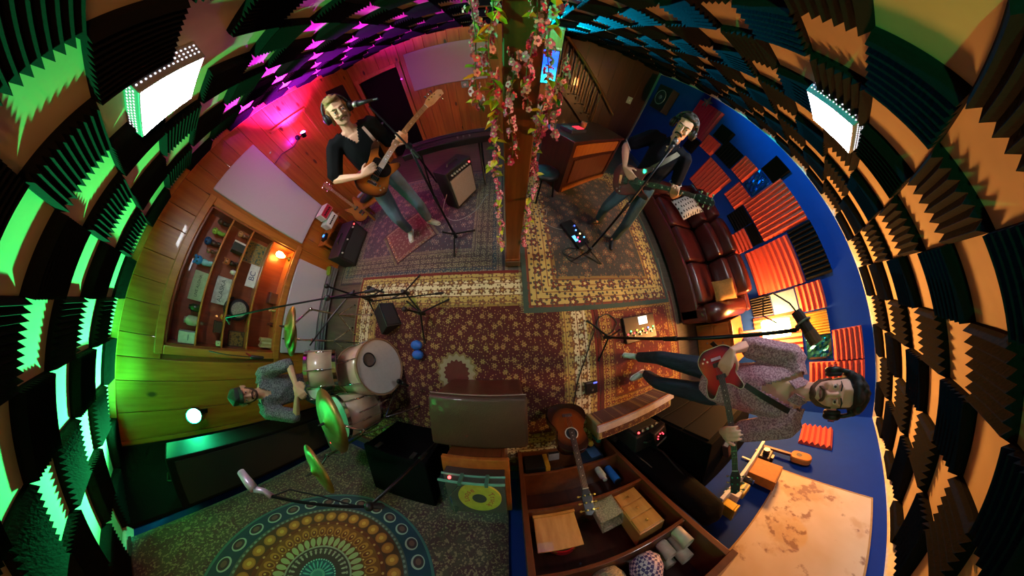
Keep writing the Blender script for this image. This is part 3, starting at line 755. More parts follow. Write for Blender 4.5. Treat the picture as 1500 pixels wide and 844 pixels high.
for k in range(6):
    xx = 2.4 - k * 0.22; part('tread', MB().b2((xx - 0.02, -0.1, sl(xx) - 0.93 - 0.03), (xx + 0.24, 0.1, sl(xx) - 0.93)), ALC, t)

# counter with panelled front (turned)
ang = math.atan2(0.547, 0.836)
t = thing('counter_cabinet', 'reddish wooden counter with panelled front behind the post', 'cabinet', (0.87, 2.08, 0), ang)
part('carcass', MB().b2((0.0, 0.02, 0.0), (1.35, 0.57, 0.84)), WOOD_R, t, bevel=0.004)
part('top', MB().b2((-0.04, -0.03, 0.842), (1.39, 0.60, 0.88)), WOOD_R, t, bevel=0.006)
part('front_panel', MB().b2((0.16, 0.0, 0.16), (1.24, 0.018, 0.56)), WOOD, t, bevel=0.01)
part('front_rail', MB().b2((0.08, 0.005, 0.62), (1.30, 0.019, 0.80)), WOOD_O, t, bevel=0.006)
part('foot_rail', MB().b2((0.05, -0.02, 0.0), (1.32, 0.019, 0.09)), WOOD_O, t, bevel=0.006)
part('corner_post', MB().b2((-0.012, -0.008, 0), (0.06, 0.06, 0.84)), WOOD_R, t, bevel=0.004)
part('corner_post', MB().b2((1.29, -0.008, 0), (1.36, 0.06, 0.84)), WOOD_R, t, bevel=0.004)
u_ = V((0.836, 0.547, 0)); v_ = V((-0.547, 0.836, 0)); q = V((0.87, 2.08, 0.881))
def onc(a, b): return q + u_ * a + v_ * b
t = thing('sampler', 'black music sampler with red lit buttons on the wooden counter', 'device', onc(0.32, 0.30), ang)
part('case', MB().b2((-0.17, -0.11, 0), (0.17, 0.11, 0.05)), M('2a2c30', 0.4), t, bevel=0.008)
m = MB()
for a in range(4):
    for b in range(3): m.b2((-0.02 + a * 0.04, -0.08 + b * 0.04, 0.0505), (0.008 + a * 0.04, -0.052 + b * 0.04, 0.056))
part('buttons', m, emis('red_buttons', (1.0, 0.03, 0.05), 2.0), t)
part('screen_strip', MB().b2((-0.15, -0.06, 0.0505), (-0.05, 0.06, 0.053)), M('6a7a78', 0.3), t)
t = thing('orange_mug', 'orange brown mug beside the sampler on the counter', 'mug', onc(0.62, 0.36), ang)
part('cup', MB().lathe([(0.035, 0), (0.045, 0.02), (0.045, 0.10), (0.040, 0.10), (0.036, 0.02)], seg=16), M('b0582a', 0.4), t, smooth=True)
part('handle', MB().ring((0.055, 0, 0.05), (0, 1, 0), 0.025, 0.006, 12, 6), M('b0582a', 0.4), t)
t = thing('wire_spool', 'dark round stool hidden in shade behind the post', 'stool', (0.55, 1.95, 0))
part('seat', MB().lathe([(0.17, 0.42), (0.19, 0.44), (0.19, 0.47), (0.16, 0.49)], seg=20), BLACK, t, smooth=True)
for k in range(3):
    a = k * 2.094; part('leg', MB().cyl((0.12 * math.cos(a), 0.12 * math.sin(a), 0.42), (0.2 * math.cos(a), 0.2 * math.sin(a), 0.0), 0.014, 8), BLACKM, t)

# keyboard on a stand
t = thing('keyboard', 'long black covered keyboard on a stand behind the silver amplifier', 'keyboard', (-0.78, 2.42, 0), math.radians(190))
part('case', MB().b2((-0.66, -0.17, 0.70), (0.66, 0.17, 0.79)), M('121214', 0.35), t, bevel=0.012)
part('back_edge', MB().b2((-0.655, -0.175, 0.785), (0.655, -0.168, 0.797)), M('9a9aa0', 0.3, 0.8), t)
for k in range(9): part('button', MB().b2((0.05 + k * 0.045, 0.06, 0.79), (0.08 + k * 0.045, 0.085, 0.797)), M('3a3a40', 0.4), t)
part('dust_cover', MB().b2((-0.63, -0.16, 0.7905), (0.63, -0.02, 0.800)), M('0c0b0f', 0.8), t, bevel=0.004)
for xx in (-0.3, -0.22, -0.14): part('knob', MB().cyl((xx, 0.08, 0.79), (xx, 0.08, 0.81), 0.015, 10), STEEL, t)
for sx_ in (-0.45, 0.45):
    part('leg', MB().cyl((sx_, -0.2, 0), (sx_, 0.14, 0.70), 0.016, 8), BLACKM, t); part('leg', MB().cyl((sx_ + 0.03, 0.2, 0), (sx_ + 0.03, -0.14, 0.70), 0.016, 8), BLACKM, t)

# ---- amplifiers
def amp(name, label, loc, rz, w_, d_, h_, grille, tol='121214', knobs=7, panel_top=True, led=(1, 0.05, 0.05), strip='1a1a1c'):
    """front is local -y"""
    t = thing(name, label, 'amplifier', loc, rz)
    part('cabinet', MB().b2((-w_ / 2, -d_ / 2 + 0.012, 0.01), (w_ / 2, d_ / 2, h_)), M(tol, 0.6, bump=0.2, scale=200), t, bevel=0.012)
    part('grille_cloth', MB().b2((-w_ / 2 + 0.03, -d_ / 2, 0.05), (w_ / 2 - 0.03, -d_ / 2 + 0.02, h_ * 0.80)), grille, t, bevel=0.006)
    part('control_panel', MB().b2((-w_ / 2 + 0.03, -d_ / 2, h_ * 0.83), (w_ / 2 - 0.03, -d_ / 2 + 0.014, h_ - 0.03)), M(strip, 0.35), t)
    for k in range(knobs):
        xx = -w_ / 2 + 0.08 + k * (w_ - 0.2) / max(1, knobs - 1)
        part('knob', MB().lathe([(0.014, 0), (0.011, 0.02)], (xx, -d_ / 2, h_ * 0.9), (0, -1, 0), 10), M('b8b4a8', 0.4), t)
    part('pilot_light', MB().ell((w_ / 2 - 0.06, -d_ / 2 - 0.004, h_ * 0.91), 0.012), emis('pilot', led, 6.0), t)
    part('handle', MB().tube([(-0.1, 0, h_), (-0.08, 0, h_ + 0.025), (0.08, 0, h_ + 0.025), (0.1, 0, h_)], 0.012), BLACK, t)
    for sx_ in (-1, 1):
        for sy_ in (-1, 1): part('foot', MB().cyl((sx_ * (w_ / 2 - 0.04), sy_ * (d_ / 2 - 0.04), 0), (sx_ * (w_ / 2 - 0.04), sy_ * (d_ / 2 - 0.04), 0.012), 0.018, 8), RUBBER, t)
    return t
SILV = M('8f8a86', 0.7, var=0.3, scale=220)
a_ = math.atan2(2.137 - 1.715, -0.448 + 0.70)
amp('silver_amp', 'black amplifier with silver grey grille standing behind the microphone stand', (-0.70 + 0.126 - 0.86 * 0.125, 1.715 + 0.21 + 0.51 * 0.125, 0.012), a_, 0.49, 0.25, 0.60, SILV)
cb = amp('black_cab', 'low black speaker cabinet by the pine wall with small amp heads on top', (-2.58, 1.24, 0), PI / 2, 0.66, 0.32, 0.36, M('26282c', 0.8, scale=220, var=0.4), knobs=3)
def amp_head(name, label, loc, rz, w_, face, top, knobs):
    t = thing(name, label, 'amplifier', loc, rz)
    part('case', MB().b2((-w_ / 2, -0.08, 0.008), (w_ / 2, 0.08, 0.13)), M(top, 0.4), t, bevel=0.006)
    part('face_plate', MB().b2((-w_ / 2 + 0.01, -0.084, 0.02), (w_ / 2 - 0.01, -0.079, 0.12)), M(face, 0.35), t)
    for k in range(knobs): part('knob', MB().lathe([(0.012, 0), (0.01, 0.018)], (-w_ / 2 + 0.05 + k * (w_ - 0.1) / (knobs - 1), -0.084, 0.07), (0, -1, 0), 10), BLACK, t)
    for s_ in (-1, 1): part('foot', MB().box((s_ * (w_ / 2 - 0.035), 0, 0.004), (0.03, 0.12, 0.008)), RUBBER, t)
t = thing('side_table', 'low wooden side table against the pine wall behind the speaker cabinet', 'table', (-2.86, 1.40, 0))
part('top', MB().b2((-0.12, -0.30, 0.46), (0.10, 0.32, 0.49)), WOOD_O, t, bevel=0.004)
for sx_ in (-0.1, 0.08):
    for sy_ in (-0.28, 0.30): part('leg', MB().b2((sx_ - 0.015, sy_ - 0.015, 0), (sx_ + 0.015, sy_ + 0.015, 0.46)), WOOD_O, t)
amp_head('white_amp_head', 'small white amplifier head with black knobs on the side table', (-2.80, 1.50, 0.49), PI / 2, 0.26, 'd8d8d8', 'c8c8cc', 6)
amp_head('red_amp_head', 'red amplifier head behind the white one by the wall', (-2.80, 1.56, 0.63), PI / 2, 0.24, 'b0203a', 'd8c8c8', 5)
t = thing('blue_knob_pedal', 'small black pedal with a glowing blue dot on the side table', 'pedal', (-2.80, 1.22, 0.49), 0.3)
part('case', MB().b2((-0.05, -0.06, 0), (0.05, 0.06, 0.045)), BLACK, t, bevel=0.006); part('blue_light', MB().ell((0.0, 0.01, 0.048), (0.026, 0.026, 0.012)), emis('blue_dot', (0.05, 0.25, 1.0), 3.0), t)

# ---- wooden post
t = thing('wooden_post', 'square wooden post in the middle of the room wrapped in flower garlands', 'post', (0.062, 0.82, 0))
part('shaft', MB().b2((-0.066, -0.066, 0.0), (0.066, 0.066, ZC)), POSTW, t, bevel=0.006)
part('plinth', MB().b2((-0.085, -0.085, 0.033), (0.085, 0.085, 0.15)), M('5a4a40', 0.6), t, bevel=0.006)
part('collar', MB().b2((-0.08, -0.08, 0.15), (0.08, 0.08, 0.19)), POSTW, t, bevel=0.006)

# ---- couch
t = thing('leather_couch', 'long maroon leather couch against the blue wall', 'couch', (2.62, 1.0, 0))
L2 = 1.22
part('base', MB().b2((0.05, -L2, 0.06), (0.98, L2, 0.30)), LEATHER, t, bevel=0.03)
part('front_apron', MB().b2((0.0, -L2 + 0.05, 0.05), (0.06, L2 - 0.05, 0.36)), LEATHER, t, bevel=0.025)
for k in range(3):
    y0 = -0.97 + k * 0.647
    part('seat_cushion', MB().b2((0.02, y0 + 0.004, 0.30), (0.66, y0 + 0.643, 0.47)), LEATHER, t, bevel=0.06, sub=2, smooth=True)
    part('lumbar_cushion', MB().box((0.70, y0 + 0.32, 0.60), (0.20, 0.63, 0.34), Matrix.Rotation(-0.25, 3, 'Y')), LEATHER, t, bevel=0.07, sub=2, smooth=True)
    part('back_cushion', MB().box((0.86, y0 + 0.32, 0.78), (0.24, 0.635, 0.36), Matrix.Rotation(-0.15, 3, 'Y')), LEATHER, t, bevel=0.08, sub=2, smooth=True)
for sg in (-1, 1):
    part('armrest', MB().tube([(0.0, sg * (L2 - 0.11), 0.52), (0.5, sg * (L2 - 0.11), 0.54), (0.96, sg * (L2 - 0.11), 0.66)], [0.13, 0.14, 0.15], 16), LEATHER, t, smooth=True)
    part('arm_side', MB().b2((0.0, sg * (L2 - 0.11) - 0.11, 0.06), (0.95, sg * (L2 - 0.11) + 0.11, 0.5)), LEATHER, t, bevel=0.03)
part('back_frame', MB().b2((0.90, -L2, 0.10), (1.02, L2, 0.84)), LEATHER, t, bevel=0.04)
def pillow(name, label, o, rot, w_, h_, th, mat):
    t = thing(name, label, 'pillow', o); t.rotation_euler = rot
    m = MB(); n = 9; vs = []
    for sd in (1, -1):
        for a in range(n):
            for b in range(n):
                u, v = a / (n - 1) * 2 - 1, b / (n - 1) * 2 - 1
                k = (1 - u ** 4) * (1 - v ** 4); pin = 1 - 0.10 * (1 - abs(u)) * (abs(v) > 0.9) - 0.0
                vs.append(V((u * w_ / 2 * (1 - 0.08 * (1 - v * v) * 0 - 0.09 * (1 - abs(v)) * abs(u) ** 3), v * h_ / 2 * (1 - 0.09 * (1 - abs(u)) * abs(v) ** 3), sd * th / 2 * math.sqrt(max(0, k)))))
    fs = []
    for sd in range(2):
        for a in range(n - 1):
            for b in range(n - 1):
                i = sd * n * n + a * n + b; q4 = (i, i + n, i + n + 1, i + 1); fs.append(q4 if sd == 0 else q4[::-1])
    m.add(vs, fs); part('cushion', m, mat, t, smooth=True)
    rim = [V((u * w_ / 2, v * h_ / 2, 0)) for u, v in [(-1, -1), (0, -0.91), (1, -1), (0.91, 0), (1, 1), (0, 0.91), (-1, 1), (-0.91, 0), (-1, -1)]]
    part('piping', MB().tube(rim, 0.004, 6), mat, t)
n = NT('arrow_print'); x_, y_, z_ = n.sep(n.coord())
vv = n.voro(n.mapping(n.coord(), (1, 0.5, 1)), 22.0, 0.25)
n.set(col=n.mix(n.math('LESS_THAN', vv.outputs['Distance'], 0.24), 'b8b2aa', '2a2624'), rough=0.9)
pillow('printed_pillow', 'white pillow with small dark arrow print on the couch', (3.02, 1.62, 0.66), (0, -0.75, 0.15), 0.40, 0.40, 0.14, n.m)
pillow('tan_pillow', 'small mustard tan pillow at the near end of the couch', (3.05, 0.16, 0.66), (0, -0.8, -0.05), 0.34, 0.30, 0.12, M('8a6024', 0.85, var=0.2, scale=40))

# lamp by the blue wall, on a wooden side cabinet beside the couch
t = thing('couch_side_cabinet', 'orange wooden side cabinet between couch and blue wall lamp', 'cabinet', (3.40, -0.60, 0))
part('body', MB().b2((-0.26, -0.30, 0.02), (0.27, 0.30, 0.60)), WOOD_O, t, bevel=0.006); part('top', MB().b2((-0.28, -0.32, 0.60), (0.28, 0.32, 0.63)), WOOD_O, t, bevel=0.006)
for k in range(2):
    dr = part('drawer', MB().b2((-0.275, -0.27, 0.08 + k * 0.26), (-0.26, 0.27, 0.31 + k * 0.26)), WOOD_O, t, bevel=0.004); part('drawer_knob', MB().ell((-0.285, 0, 0.2 + k * 0.26), 0.014), STEEL, dr)
t = thing('table_lamp', 'glowing white square table lamp against the red foam panels', 'lamp', (3.48, -0.53, 0.63))
part('base', MB().lathe([(0.08, 0), (0.08, 0.02), (0.02, 0.04), (0.015, 0.36)], seg=16), WOOD, t, smooth=True)
part('shade', MB().add([V((sx_ * k, sy_ * k, z)) for z, k in ((0.36, 0.115), (0.72, 0.095)) for sx_, sy_ in ((-1, -1), (1, -1), (1, 1), (-1, 1))],
     [(0, 1, 5, 4), (1, 2, 6, 5), (2, 3, 7, 6), (3, 0, 4, 7), (3, 2, 1, 0), (4, 5, 6, 7)]), emis('lamp_warm', (1.0, 0.46, 0.12), WARM), t)
part('finial', MB().ell((0, 0, 0.735), 0.014), STEEL, t)
# trinkets on the blue wall
t = thing('star_ornament', 'silver star ornament above the maroon foam panel', 'ornament', (XR - 0.03, 3.25, 2.16)); star = [(math.cos(a * PI / 5 + 0.3) * (0.13 if a % 2 == 0 else 0.055), math.sin(a * PI / 5 + 0.3) * (0.13 if a % 2 == 0 else 0.055)) for a in range(10)]
m = MB().prism(star, -0.01, 0.01); m.xf(basis((0, 0, 0), (0, 1, 0), (0, 0, 1), (1, 0, 0))); part('star', m, M('8f9a8a', 0.3, 0.8), t); part('boss', MB().ell((-0.01, 0, 0), 0.03), M('a8b0a0', 0.3, 0.8), t)
t = thing('wall_speaker', 'black wall speaker with a ringed round cone in the far right corner', 'speaker', (XR - 0.12, 4.28, 1.48), 0.0)
part('cabinet', MB().b2((-0.10, -0.24, 0), (0.12, 0.24, 0.58)), M('0c0d12', 0.6), t, bevel=0.01)
part('cone', MB().lathe([(0.17, 0.0), (0.175, 0.012), (0.15, 0.015), (0.06, -0.01), (0.05, 0.01)], (-0.105, 0, 0.30), (-1, 0, 0), 24), M('1c1e26', 0.5), t, smooth=True)
part('cone_ring', MB().ring((-0.118, 0, 0.30), (1, 0, 0), 0.165, 0.008, 28, 6), M('8a909a', 0.4, 0.5), t); part('dust_cap', MB().ell((-0.118, 0, 0.30), (0.02, 0.055, 0.055)), M('6a707a', 0.4, 0.4), t, smooth=True)

# ================================================================== back wall
def mandala():
    n = NT('mandala_cloth'); x, y, z = n.sep(n.coord())
    R = 0.76
    r = n.math('DIVIDE', n.math('SQRT', n.math('ADD', n.math('MULTIPLY', x, x), n.math('MULTIPLY', z, z))), R)
    a = n.math('DIVIDE', n.math('ARCTAN2', z, x), 2 * PI)
    def blob(cnt, rc, wa, wr, off=0.0):
        u = n.math('SUBTRACT', n.math('FRACT', n.math('MULTIPLY_ADD', a, cnt, off + 10.0)), 0.5)
        v = n.math('DIVIDE', n.math('SUBTRACT', r, rc), wr)
        u = n.math('DIVIDE', u, wa)
        return n.math('ADD', n.math('MULTIPLY', u, u), n.math('MULTIPLY', v, v))
    def lt(v, k): return n.math('LESS_THAN', v, k)
    base = n.ramp(r, [(0.0, '2f8a78'), (0.045, '0e5a5e'), (0.155, '3a3832'), (0.29, '5a3418'), (0.395, '7a4a1c'), (0.54, '6a3018'), (0.585, '52301e'), (0.735, '4a5450'), (0.775, '17384e'), (1.0, '4a3434')], 'CONSTANT')
    c = base
    sp = n.noise(n.coord(), 55.0, 3.0); sp2 = n.noise(n.coord(), 9.0, 2.0)
    out = n.mix(n.math('GREATER_THAN', sp, 0.56), n.mix(n.ramp(sp2, [(0.4, '000000'), (0.6, 'ffffff')]), '4a2c34', '4a443a'), '86795e')
    c = n.mix(n.math('GREATER_THAN', r, 1.0), c, out)
    c = n.mix(lt(blob(20, 0.10, 0.24, 0.035), 1.0), c, '4ab8a0')
    c = n.mix(lt(blob(28, 0.055, 0.3, 0.012), 1.0), c, '6ad0a8')
    c = n.mix(lt(blob(40, 0.15, 0.3, 0.008), 1.0), c, '7ad0b8')
    c = n.mix(lt(blob(32, 0.225, 0.2, 0.02), 1.0), c, '9aa890')
    c = n.mix(lt(blob(32, 0.252, 0.28, 0.010), 1.0), c, '8a9a84')
    c = n.mix(lt(n.math('ABSOLUTE', n.math('SUBTRACT', r, 0.285)), 0.008), c, '8fa088')
    c = n.mix(lt(blob(36, 0.345, 0.40, 0.052), 1.0), c, '9ab07a')
    c = n.mix(lt(blob(34, 0.465, 0.40, 0.055), 1.0), c, 'b07a30')
    c = n.mix(lt(blob(34, 0.455, 0.26, 0.035), 1.0), c, '6a3416')
    c = n.mix(lt(blob(34, 0.465, 0.10, 0.012), 1.0), c, 'd0a860')
    c = n.mix(lt(blob(34, 0.41, 0.10, 0.009, 0.5), 1.0), c, 'd0b070')
    c = n.mix(lt(blob(34, 0.56, 0.12, 0.012, 0.5), 1.0), c, 'c09058')
    bb = blob(30, 0.655, 0.42, 0.06)
    c = n.mix(lt(bb, 1.0), c, 'a8682a'); c = n.mix(lt(bb, 0.62), c, 'b87c34'); c = n.mix(lt(bb, 0.14), c, 'd8a44a')
    c = n.mix(lt(blob(90, 0.755, 0.3, 0.012), 1.0), c, '7a8a84')
    d1 = blob(26, 0.875, 0.36, 0.062); d2 = blob(26, 0.88, 0.29, 0.048)
    c = n.mix(lt(d1, 1.0), c, '9ab0a8'); c = n.mix(lt(d2, 1.0), c, '3a2a34'); c = n.mix(lt(blob(26, 0.88, 0.16, 0.026), 1.0), c, '6a4a44')
    c = n.mix(lt(n.math('ABSOLUTE', n.math('SUBTRACT', r, 0.985)), 0.012), c, '3a6a6a')
    n.set(col=c, rough=0.95, sheen=0.2)
    n.bump(n.noise(n.coord(), 3.0, 3.0), 0.4, 0.05)
    return n.m
t = thing('tapestry', 'mandala tapestry in teal, orange and brown hung on the back wall', 'tapestry', (-1.22, YB + 0.03, 1.43))
m = MB(); nx, nz = 44, 40; x0, x1, z0, z1 = -1.16, 1.15, -1.30, 0.88; vs = []
for a in range(nx):
    for b in range(nz):
        u, v = a / (nx - 1), b / (nz - 1)
        vs.append(V((x0 + (x1 - x0) * u, 0.008 * math.sin(u * 17) * (1 - 0.6 * v) + 0.004 * math.sin(v * 9 + u * 5), z0 + (z1 - z0) * v)))
fs = [(a * nz + b, a * nz + b + 1, (a + 1) * nz + b + 1, (a + 1) * nz + b) for a in range(nx - 1) for b in range(nz - 1)]
m.add(vs, fs); o = part('cloth', m, mandala(), t, smooth=True); s_ = o.modifiers.new('thick', 'SOLIDIFY'); s_.thickness = 0.004
part('hem', MB().b2((x0, -0.014, z1 - 0.004), (x1, 0.014, z1 + 0.012)), M('3a2a2a', 0.9), t)

n = NT('old_map'); x_, y_, z_ = n.sep(n.coord()); xz = n.comb(x_, z_, 0.0)
f1 = n.noise(xz, 2.6, 6.0, 0.6); f2 = n.noise(n.vec('ADD', xz, (5, 3, 0)), 1.2, 4.0); f3 = n.noise(xz, 9.0, 4.0)
c = n.ramp(f2, [(0.3, 'c2a078'), (0.5, 'd4b898'), (0.7, 'dcc2a8')])
c = n.mix(n.ramp(f1, [(0.53, '000000'), (0.60, 'c0c0c0')]), c, n.ramp(f3, [(0.4, 'b58a5c'), (0.6, 'c49a78')]))
c = n.mix(n.ramp(n.math('MULTIPLY', f1, f3), [(0.31, '000000'), (0.35, 'ffffff')]), c, '96705a')
n.set(col=c, rough=0.8)
t = thing('world_map', 'large faded parchment world map on the blue back wall', 'map', (1.62, YB + 0.006, 1.83))
part('sheet', MB().b2((-0.74, 0.0, -0.37), (0.74, 0.004, 0.375)), n.m, t)
part('border', MB().b2((-0.74, 0.004, -0.37), (-0.725, 0.006, 0.375)).b2((0.728, 0.004, -0.37), (0.74, 0.006, 0.375)).b2((-0.725, 0.004, 0.362), (0.728, 0.006, 0.375)).b2((-0.725, 0.004, -0.37), (0.728, 0.006, -0.358)), M('a8804e', 0.8), t)

# white shelf with things on it
t = thing('wall_shelf', 'white wall shelf below the map', 'shelf', (1.96, YB, 1.20)); part('board', MB().b2((-0.48, 0.0, 0), (0.48, 0.20, 0.03)), WHITE, t, bevel=0.004)
for sx_ in (-0.35, 0.35): part('bracket', MB().b2((sx_ - 0.012, 0, -0.14), (sx_ + 0.012, 0.02, 0)).b2((sx_ - 0.012, 0, -0.02), (sx_ + 0.012, 0.16, 0)), WHITE, t)
t = thing('ukulele', 'orange wooden ukulele hanging on the blue wall above the shelf', 'ukulele', (2.56, YB + 0.05, 1.50), 0.0)
pts = []
for k in range(28):
    a = 2 * PI * k / 28; rr = 0.085 + 0.018 * math.cos(2 * a) ; pts.append((math.cos(a) * 0.10 * (1 + 0.12 * math.cos(a)), math.sin(a) * rr))
m = MB().prism(pts, -0.03, 0.03, 0.03); m.xf(basis((0, 0, 0.08), (0, 0, 1), (1, 0, 0), (0, 1, 0))); part('body', m, M('b8641e', 0.3), t, smooth=False, bevel=0.006)
part('neck', MB().b2((-0.016, -0.005, -0.22), (0.016, 0.02, 0.0)), WOOD, t); part('headstock', MB().b2((-0.025, -0.002, -0.30), (0.025, 0.014, -0.22)), WOOD_R, t); part('sound_hole', MB().cyl((0, 0.030, 0.07), (0, 0.0312, 0.07), 0.028, 16), BLACK, t)
t = thing('old_camera', 'black folding camera on the white wall shelf', 'camera', (2.32, YB + 0.11, 1.23)); part('body', MB().b2((-0.08, -0.04, 0), (0.08, 0.04, 0.11)), BLACK, t, bevel=0.01); part('lens', MB().cyl((0, 0.04, 0.055), (0, 0.085, 0.055), 0.032, 16), M('2a2a2e', 0.3), t); part('viewfinder', MB().b2((-0.03, -0.03, 0.11), (0.03, 0.03, 0.135)), BLACKM, t); part('shutter_button', MB().ell((0.06, 0, 0.115), 0.012), CHROME, t)
t = thing('brown_carton', 'plain orange brown cardboard square in front of the map', 'box', (2.10, YB + 0.10, 1.23)); part('carton', MB().b2((-0.12, -0.05, 0), (0.12, 0.04, 0.24)), M('b06a20', 0.7), t, bevel=0.003); part('flap', MB().b2((-0.12, -0.05, 0.241), (0.12, 0.04, 0.247)), M('8a4f18', 0.7), t)
jar('blue_cap_jar', 'small jar with blue cap on the white wall shelf', 'jar', 1.90, YB + 0.12, 1.23, 0.03, 0.09, '2a2a2c', '2a4a9a', grp=None)
t = thing('toy_bus', 'yellow toy bus on the white wall shelf', 'toy', (1.78, YB + 0.10, 1.23)); part('bus_body', MB().b2((-0.07, -0.03, 0.015), (0.07, 0.03, 0.085)), M('b08a20', 0.4), t, bevel=0.01); part('windows', MB().b2((-0.06, -0.031, 0.05), (0.06, 0.031, 0.07)), BLACK, t)
for sx_ in (-0.04, 0.04): part('wheel', MB().cyl((sx_, -0.032, 0.015), (sx_, 0.032, 0.015), 0.015, 10), RUBBER, t)
t = thing('letter_block', 'white letter block on the white wall shelf', 'block', (1.66, YB + 0.12, 1.23)); part('cube', MB().b2((-0.035, -0.035, 0), (0.035, 0.035, 0.07)), M('c8b8a8', 0.5), t, bevel=0.004); link('lettering', text_mesh('K', 0.05), M('8a2a2a', 0.5), t, mw=basis((0, 0, 0.0705), (-1, 0, 0), (0, -1, 0), (0, 0, 1)))
t = thing('yellow_tin', 'yellow tin box at the near end of the white wall shelf', 'tin', (1.53, YB + 0.10, 1.23)); part('tin_body', MB().b2((-0.04, -0.05, 0), (0.04, 0.05, 0.10)), M('a88420', 0.3, 0.5), t, bevel=0.004); part('lid', MB().b2((-0.042, -0.052, 0.10), (0.042, 0.052, 0.115)), M('c09a2a', 0.3, 0.5), t, bevel=0.004)

# gig bag and black cabinet right of the bookcase
t = thing('gig_bag', 'black padded guitar bag standing right beside the bookcase', 'bag', (1.32, -1.50, 0))
m = MB().hull([((0.02, 0, 0.20), (0.23, 0.12, 0.18)), ((0.02, 0, 0.62), (0.20, 0.115, 0.15))]).hull([((0.02, 0, 0.62), (0.20, 0.115, 0.15)), ((0.0, -0.03, 1.22), (0.15, 0.10, 0.10))])
link('bag_body', remeshed(m, 0.025, 3), M('050506', 0.9, bump=0.3, scale=60, spec=0.15), t); part('strap', MB().tube([(0.1, 0.09, 0.3), (0.09, 0.12, 0.6), (0.03, 0.05, 1.0)], 0.012, 6), BLACK, t); part('zipper', MB().tube([(-0.12, 0.07, 0.15), (-0.1, 0.07, 0.6), (-0.07, 0.0, 1.2)], 0.006, 6), STEEL, t)
t = thing('black_cabinet', 'black equipment cabinet under the white wall shelf', 'cabinet', (2.02, -1.44, 0)); part('carcass', MB().b2((-0.42, -0.27, 0.02), (0.55, 0.24, 0.95)), M('040404', 0.9, spec=0.08), t, bevel=0.008); part('top', MB().b2((-0.44, -0.28, 0.95), (0.57, 0.26, 0.98)), M('040404', 0.9, spec=0.08), t, bevel=0.006)
for k in range(3): part('rack_panel', MB().b2((-0.38, 0.24, 0.07 + k * 0.29), (0.5, 0.252, 0.34 + k * 0.29)), M('08080a', 0.8, spec=0.15), t, bevel=0.004)
t = thing('brown_book', 'thick brown book with pale page edges on the black cabinet', 'book', (1.98, -1.34, 0.981), 0.5); part('cover', MB().b2((-0.13, -0.09, 0), (0.13, 0.09, 0.008)).b2((-0.13, -0.09, 0.052), (0.13, 0.09, 0.06)).b2((-0.132, -0.09, 0), (-0.124, 0.09, 0.06)), M('4a2018', 0.6), t); part('pages', MB().b2((-0.12, -0.084, 0.008), (0.124, 0.084, 0.052)), M('b8a898', 0.8), t)

# rug-covered bench and practice amp
t = thing('rug_bench', 'long low bench draped with a rug and topped by a white board', 'bench', (1.36, -1.06, 0), 0.05)
part('white_board', MB().b2((-0.55, -0.005, 0.285), (0.55, 0.065, 0.315)), M('b8a8a8', 0.6), t, bevel=0.003)
part('draped_rug', MB().b2((-0.54, -0.12, 0.02), (0.54, 0.06, 0.284)), rug_mat('bench_weave', 0.54, 0.15, field='4a1a14', bands=[(0.02, '8a8a5a'), (0.05, 'a08a50')], fcols=('8a6a3a', '5a2418', 'a8905a'), scale=11), t, bevel=0.015)
part('wood_edge', MB().b2((-0.55, -0.01, 0.275), (0.55, 0.07, 0.284)), WOOD_O, t)
t = thing('tuner_unit', 'small black rack tuner with red lit digits behind the bench', 'device', (1.44, -1.24, 0.458), 0.35)
part('case', MB().b2((-0.09, -0.11, 0), (0.09, 0.11, 0.06)), BLACK, t, bevel=0.006); part('grey_bar', MB().b2((-0.07, 0.07, 0.0605), (0.07, 0.09, 0.064)), M('7a7078', 0.4), t); part('grey_bar', MB().b2((-0.07, -0.10, 0.0605), (0.07, -0.08, 0.064)), M('7a7078', 0.4), t)
m = MB()
for k in range(5): m.ell((0.04 * math.cos(k * 0.8), -0.01 + 0.04 * math.sin(k * 0.8), 0.062), 0.007)
part('red_digits', m, emis('red_digits', (1.0, 0.03, 0.05), 8.0), t)
amp('practice_amp', 'square black amplifier under the red lit tuner', (1.37, -1.28, 0.0), PI, 0.40, 0.20, 0.455, M('15151a', 0.9), knobs=4)

# ---- bookcase
t = thing('bookcase', 'brown open bookcase full of odds and ends against the back wall', 'bookcase', (0.555, -1.56, 0))
part('side_panel', MB().b2((-0.515, -0.15, 0), (-0.475, 0.16, 1.50)), WOOD, t, bevel=0.003); part('side_panel', MB().b2((0.475, -0.15, 0), (0.515, 0.16, 1.50)), WOOD, t, bevel=0.003)
part('back_panel', MB().b2((-0.475, -0.155, 0), (0.475, -0.145, 1.50)), WOOD_R, t)
part('top', MB().b2((-0.53, -0.16, 1.50), (0.53, 0.17, 1.54)), WOOD, t, bevel=0.004)
for zz in (0.04, 0.36, 0.735, 1.19): part('shelf_board', MB().b2((-0.475, -0.145, zz - 0.025), (0.475, 0.155, zz)), WOOD, t, bevel=0.003)
BX, BY = 0.555, -1.56
t = thing('wooden_tray', 'honey coloured wooden tray leaning on the middle shelf', 'tray', (BX - 0.29, BY + 0.10, 0.736)); part('tray_base', MB().box((0, -0.04, 0.13), (0.30, 0.014, 0.25), Matrix.Rotation(0.25, 3, 'X')), HONEY, t, bevel=0.004); part('rim', MB().box((0, -0.015, 0.012), (0.31, 0.05, 0.02)), HONEY, t)
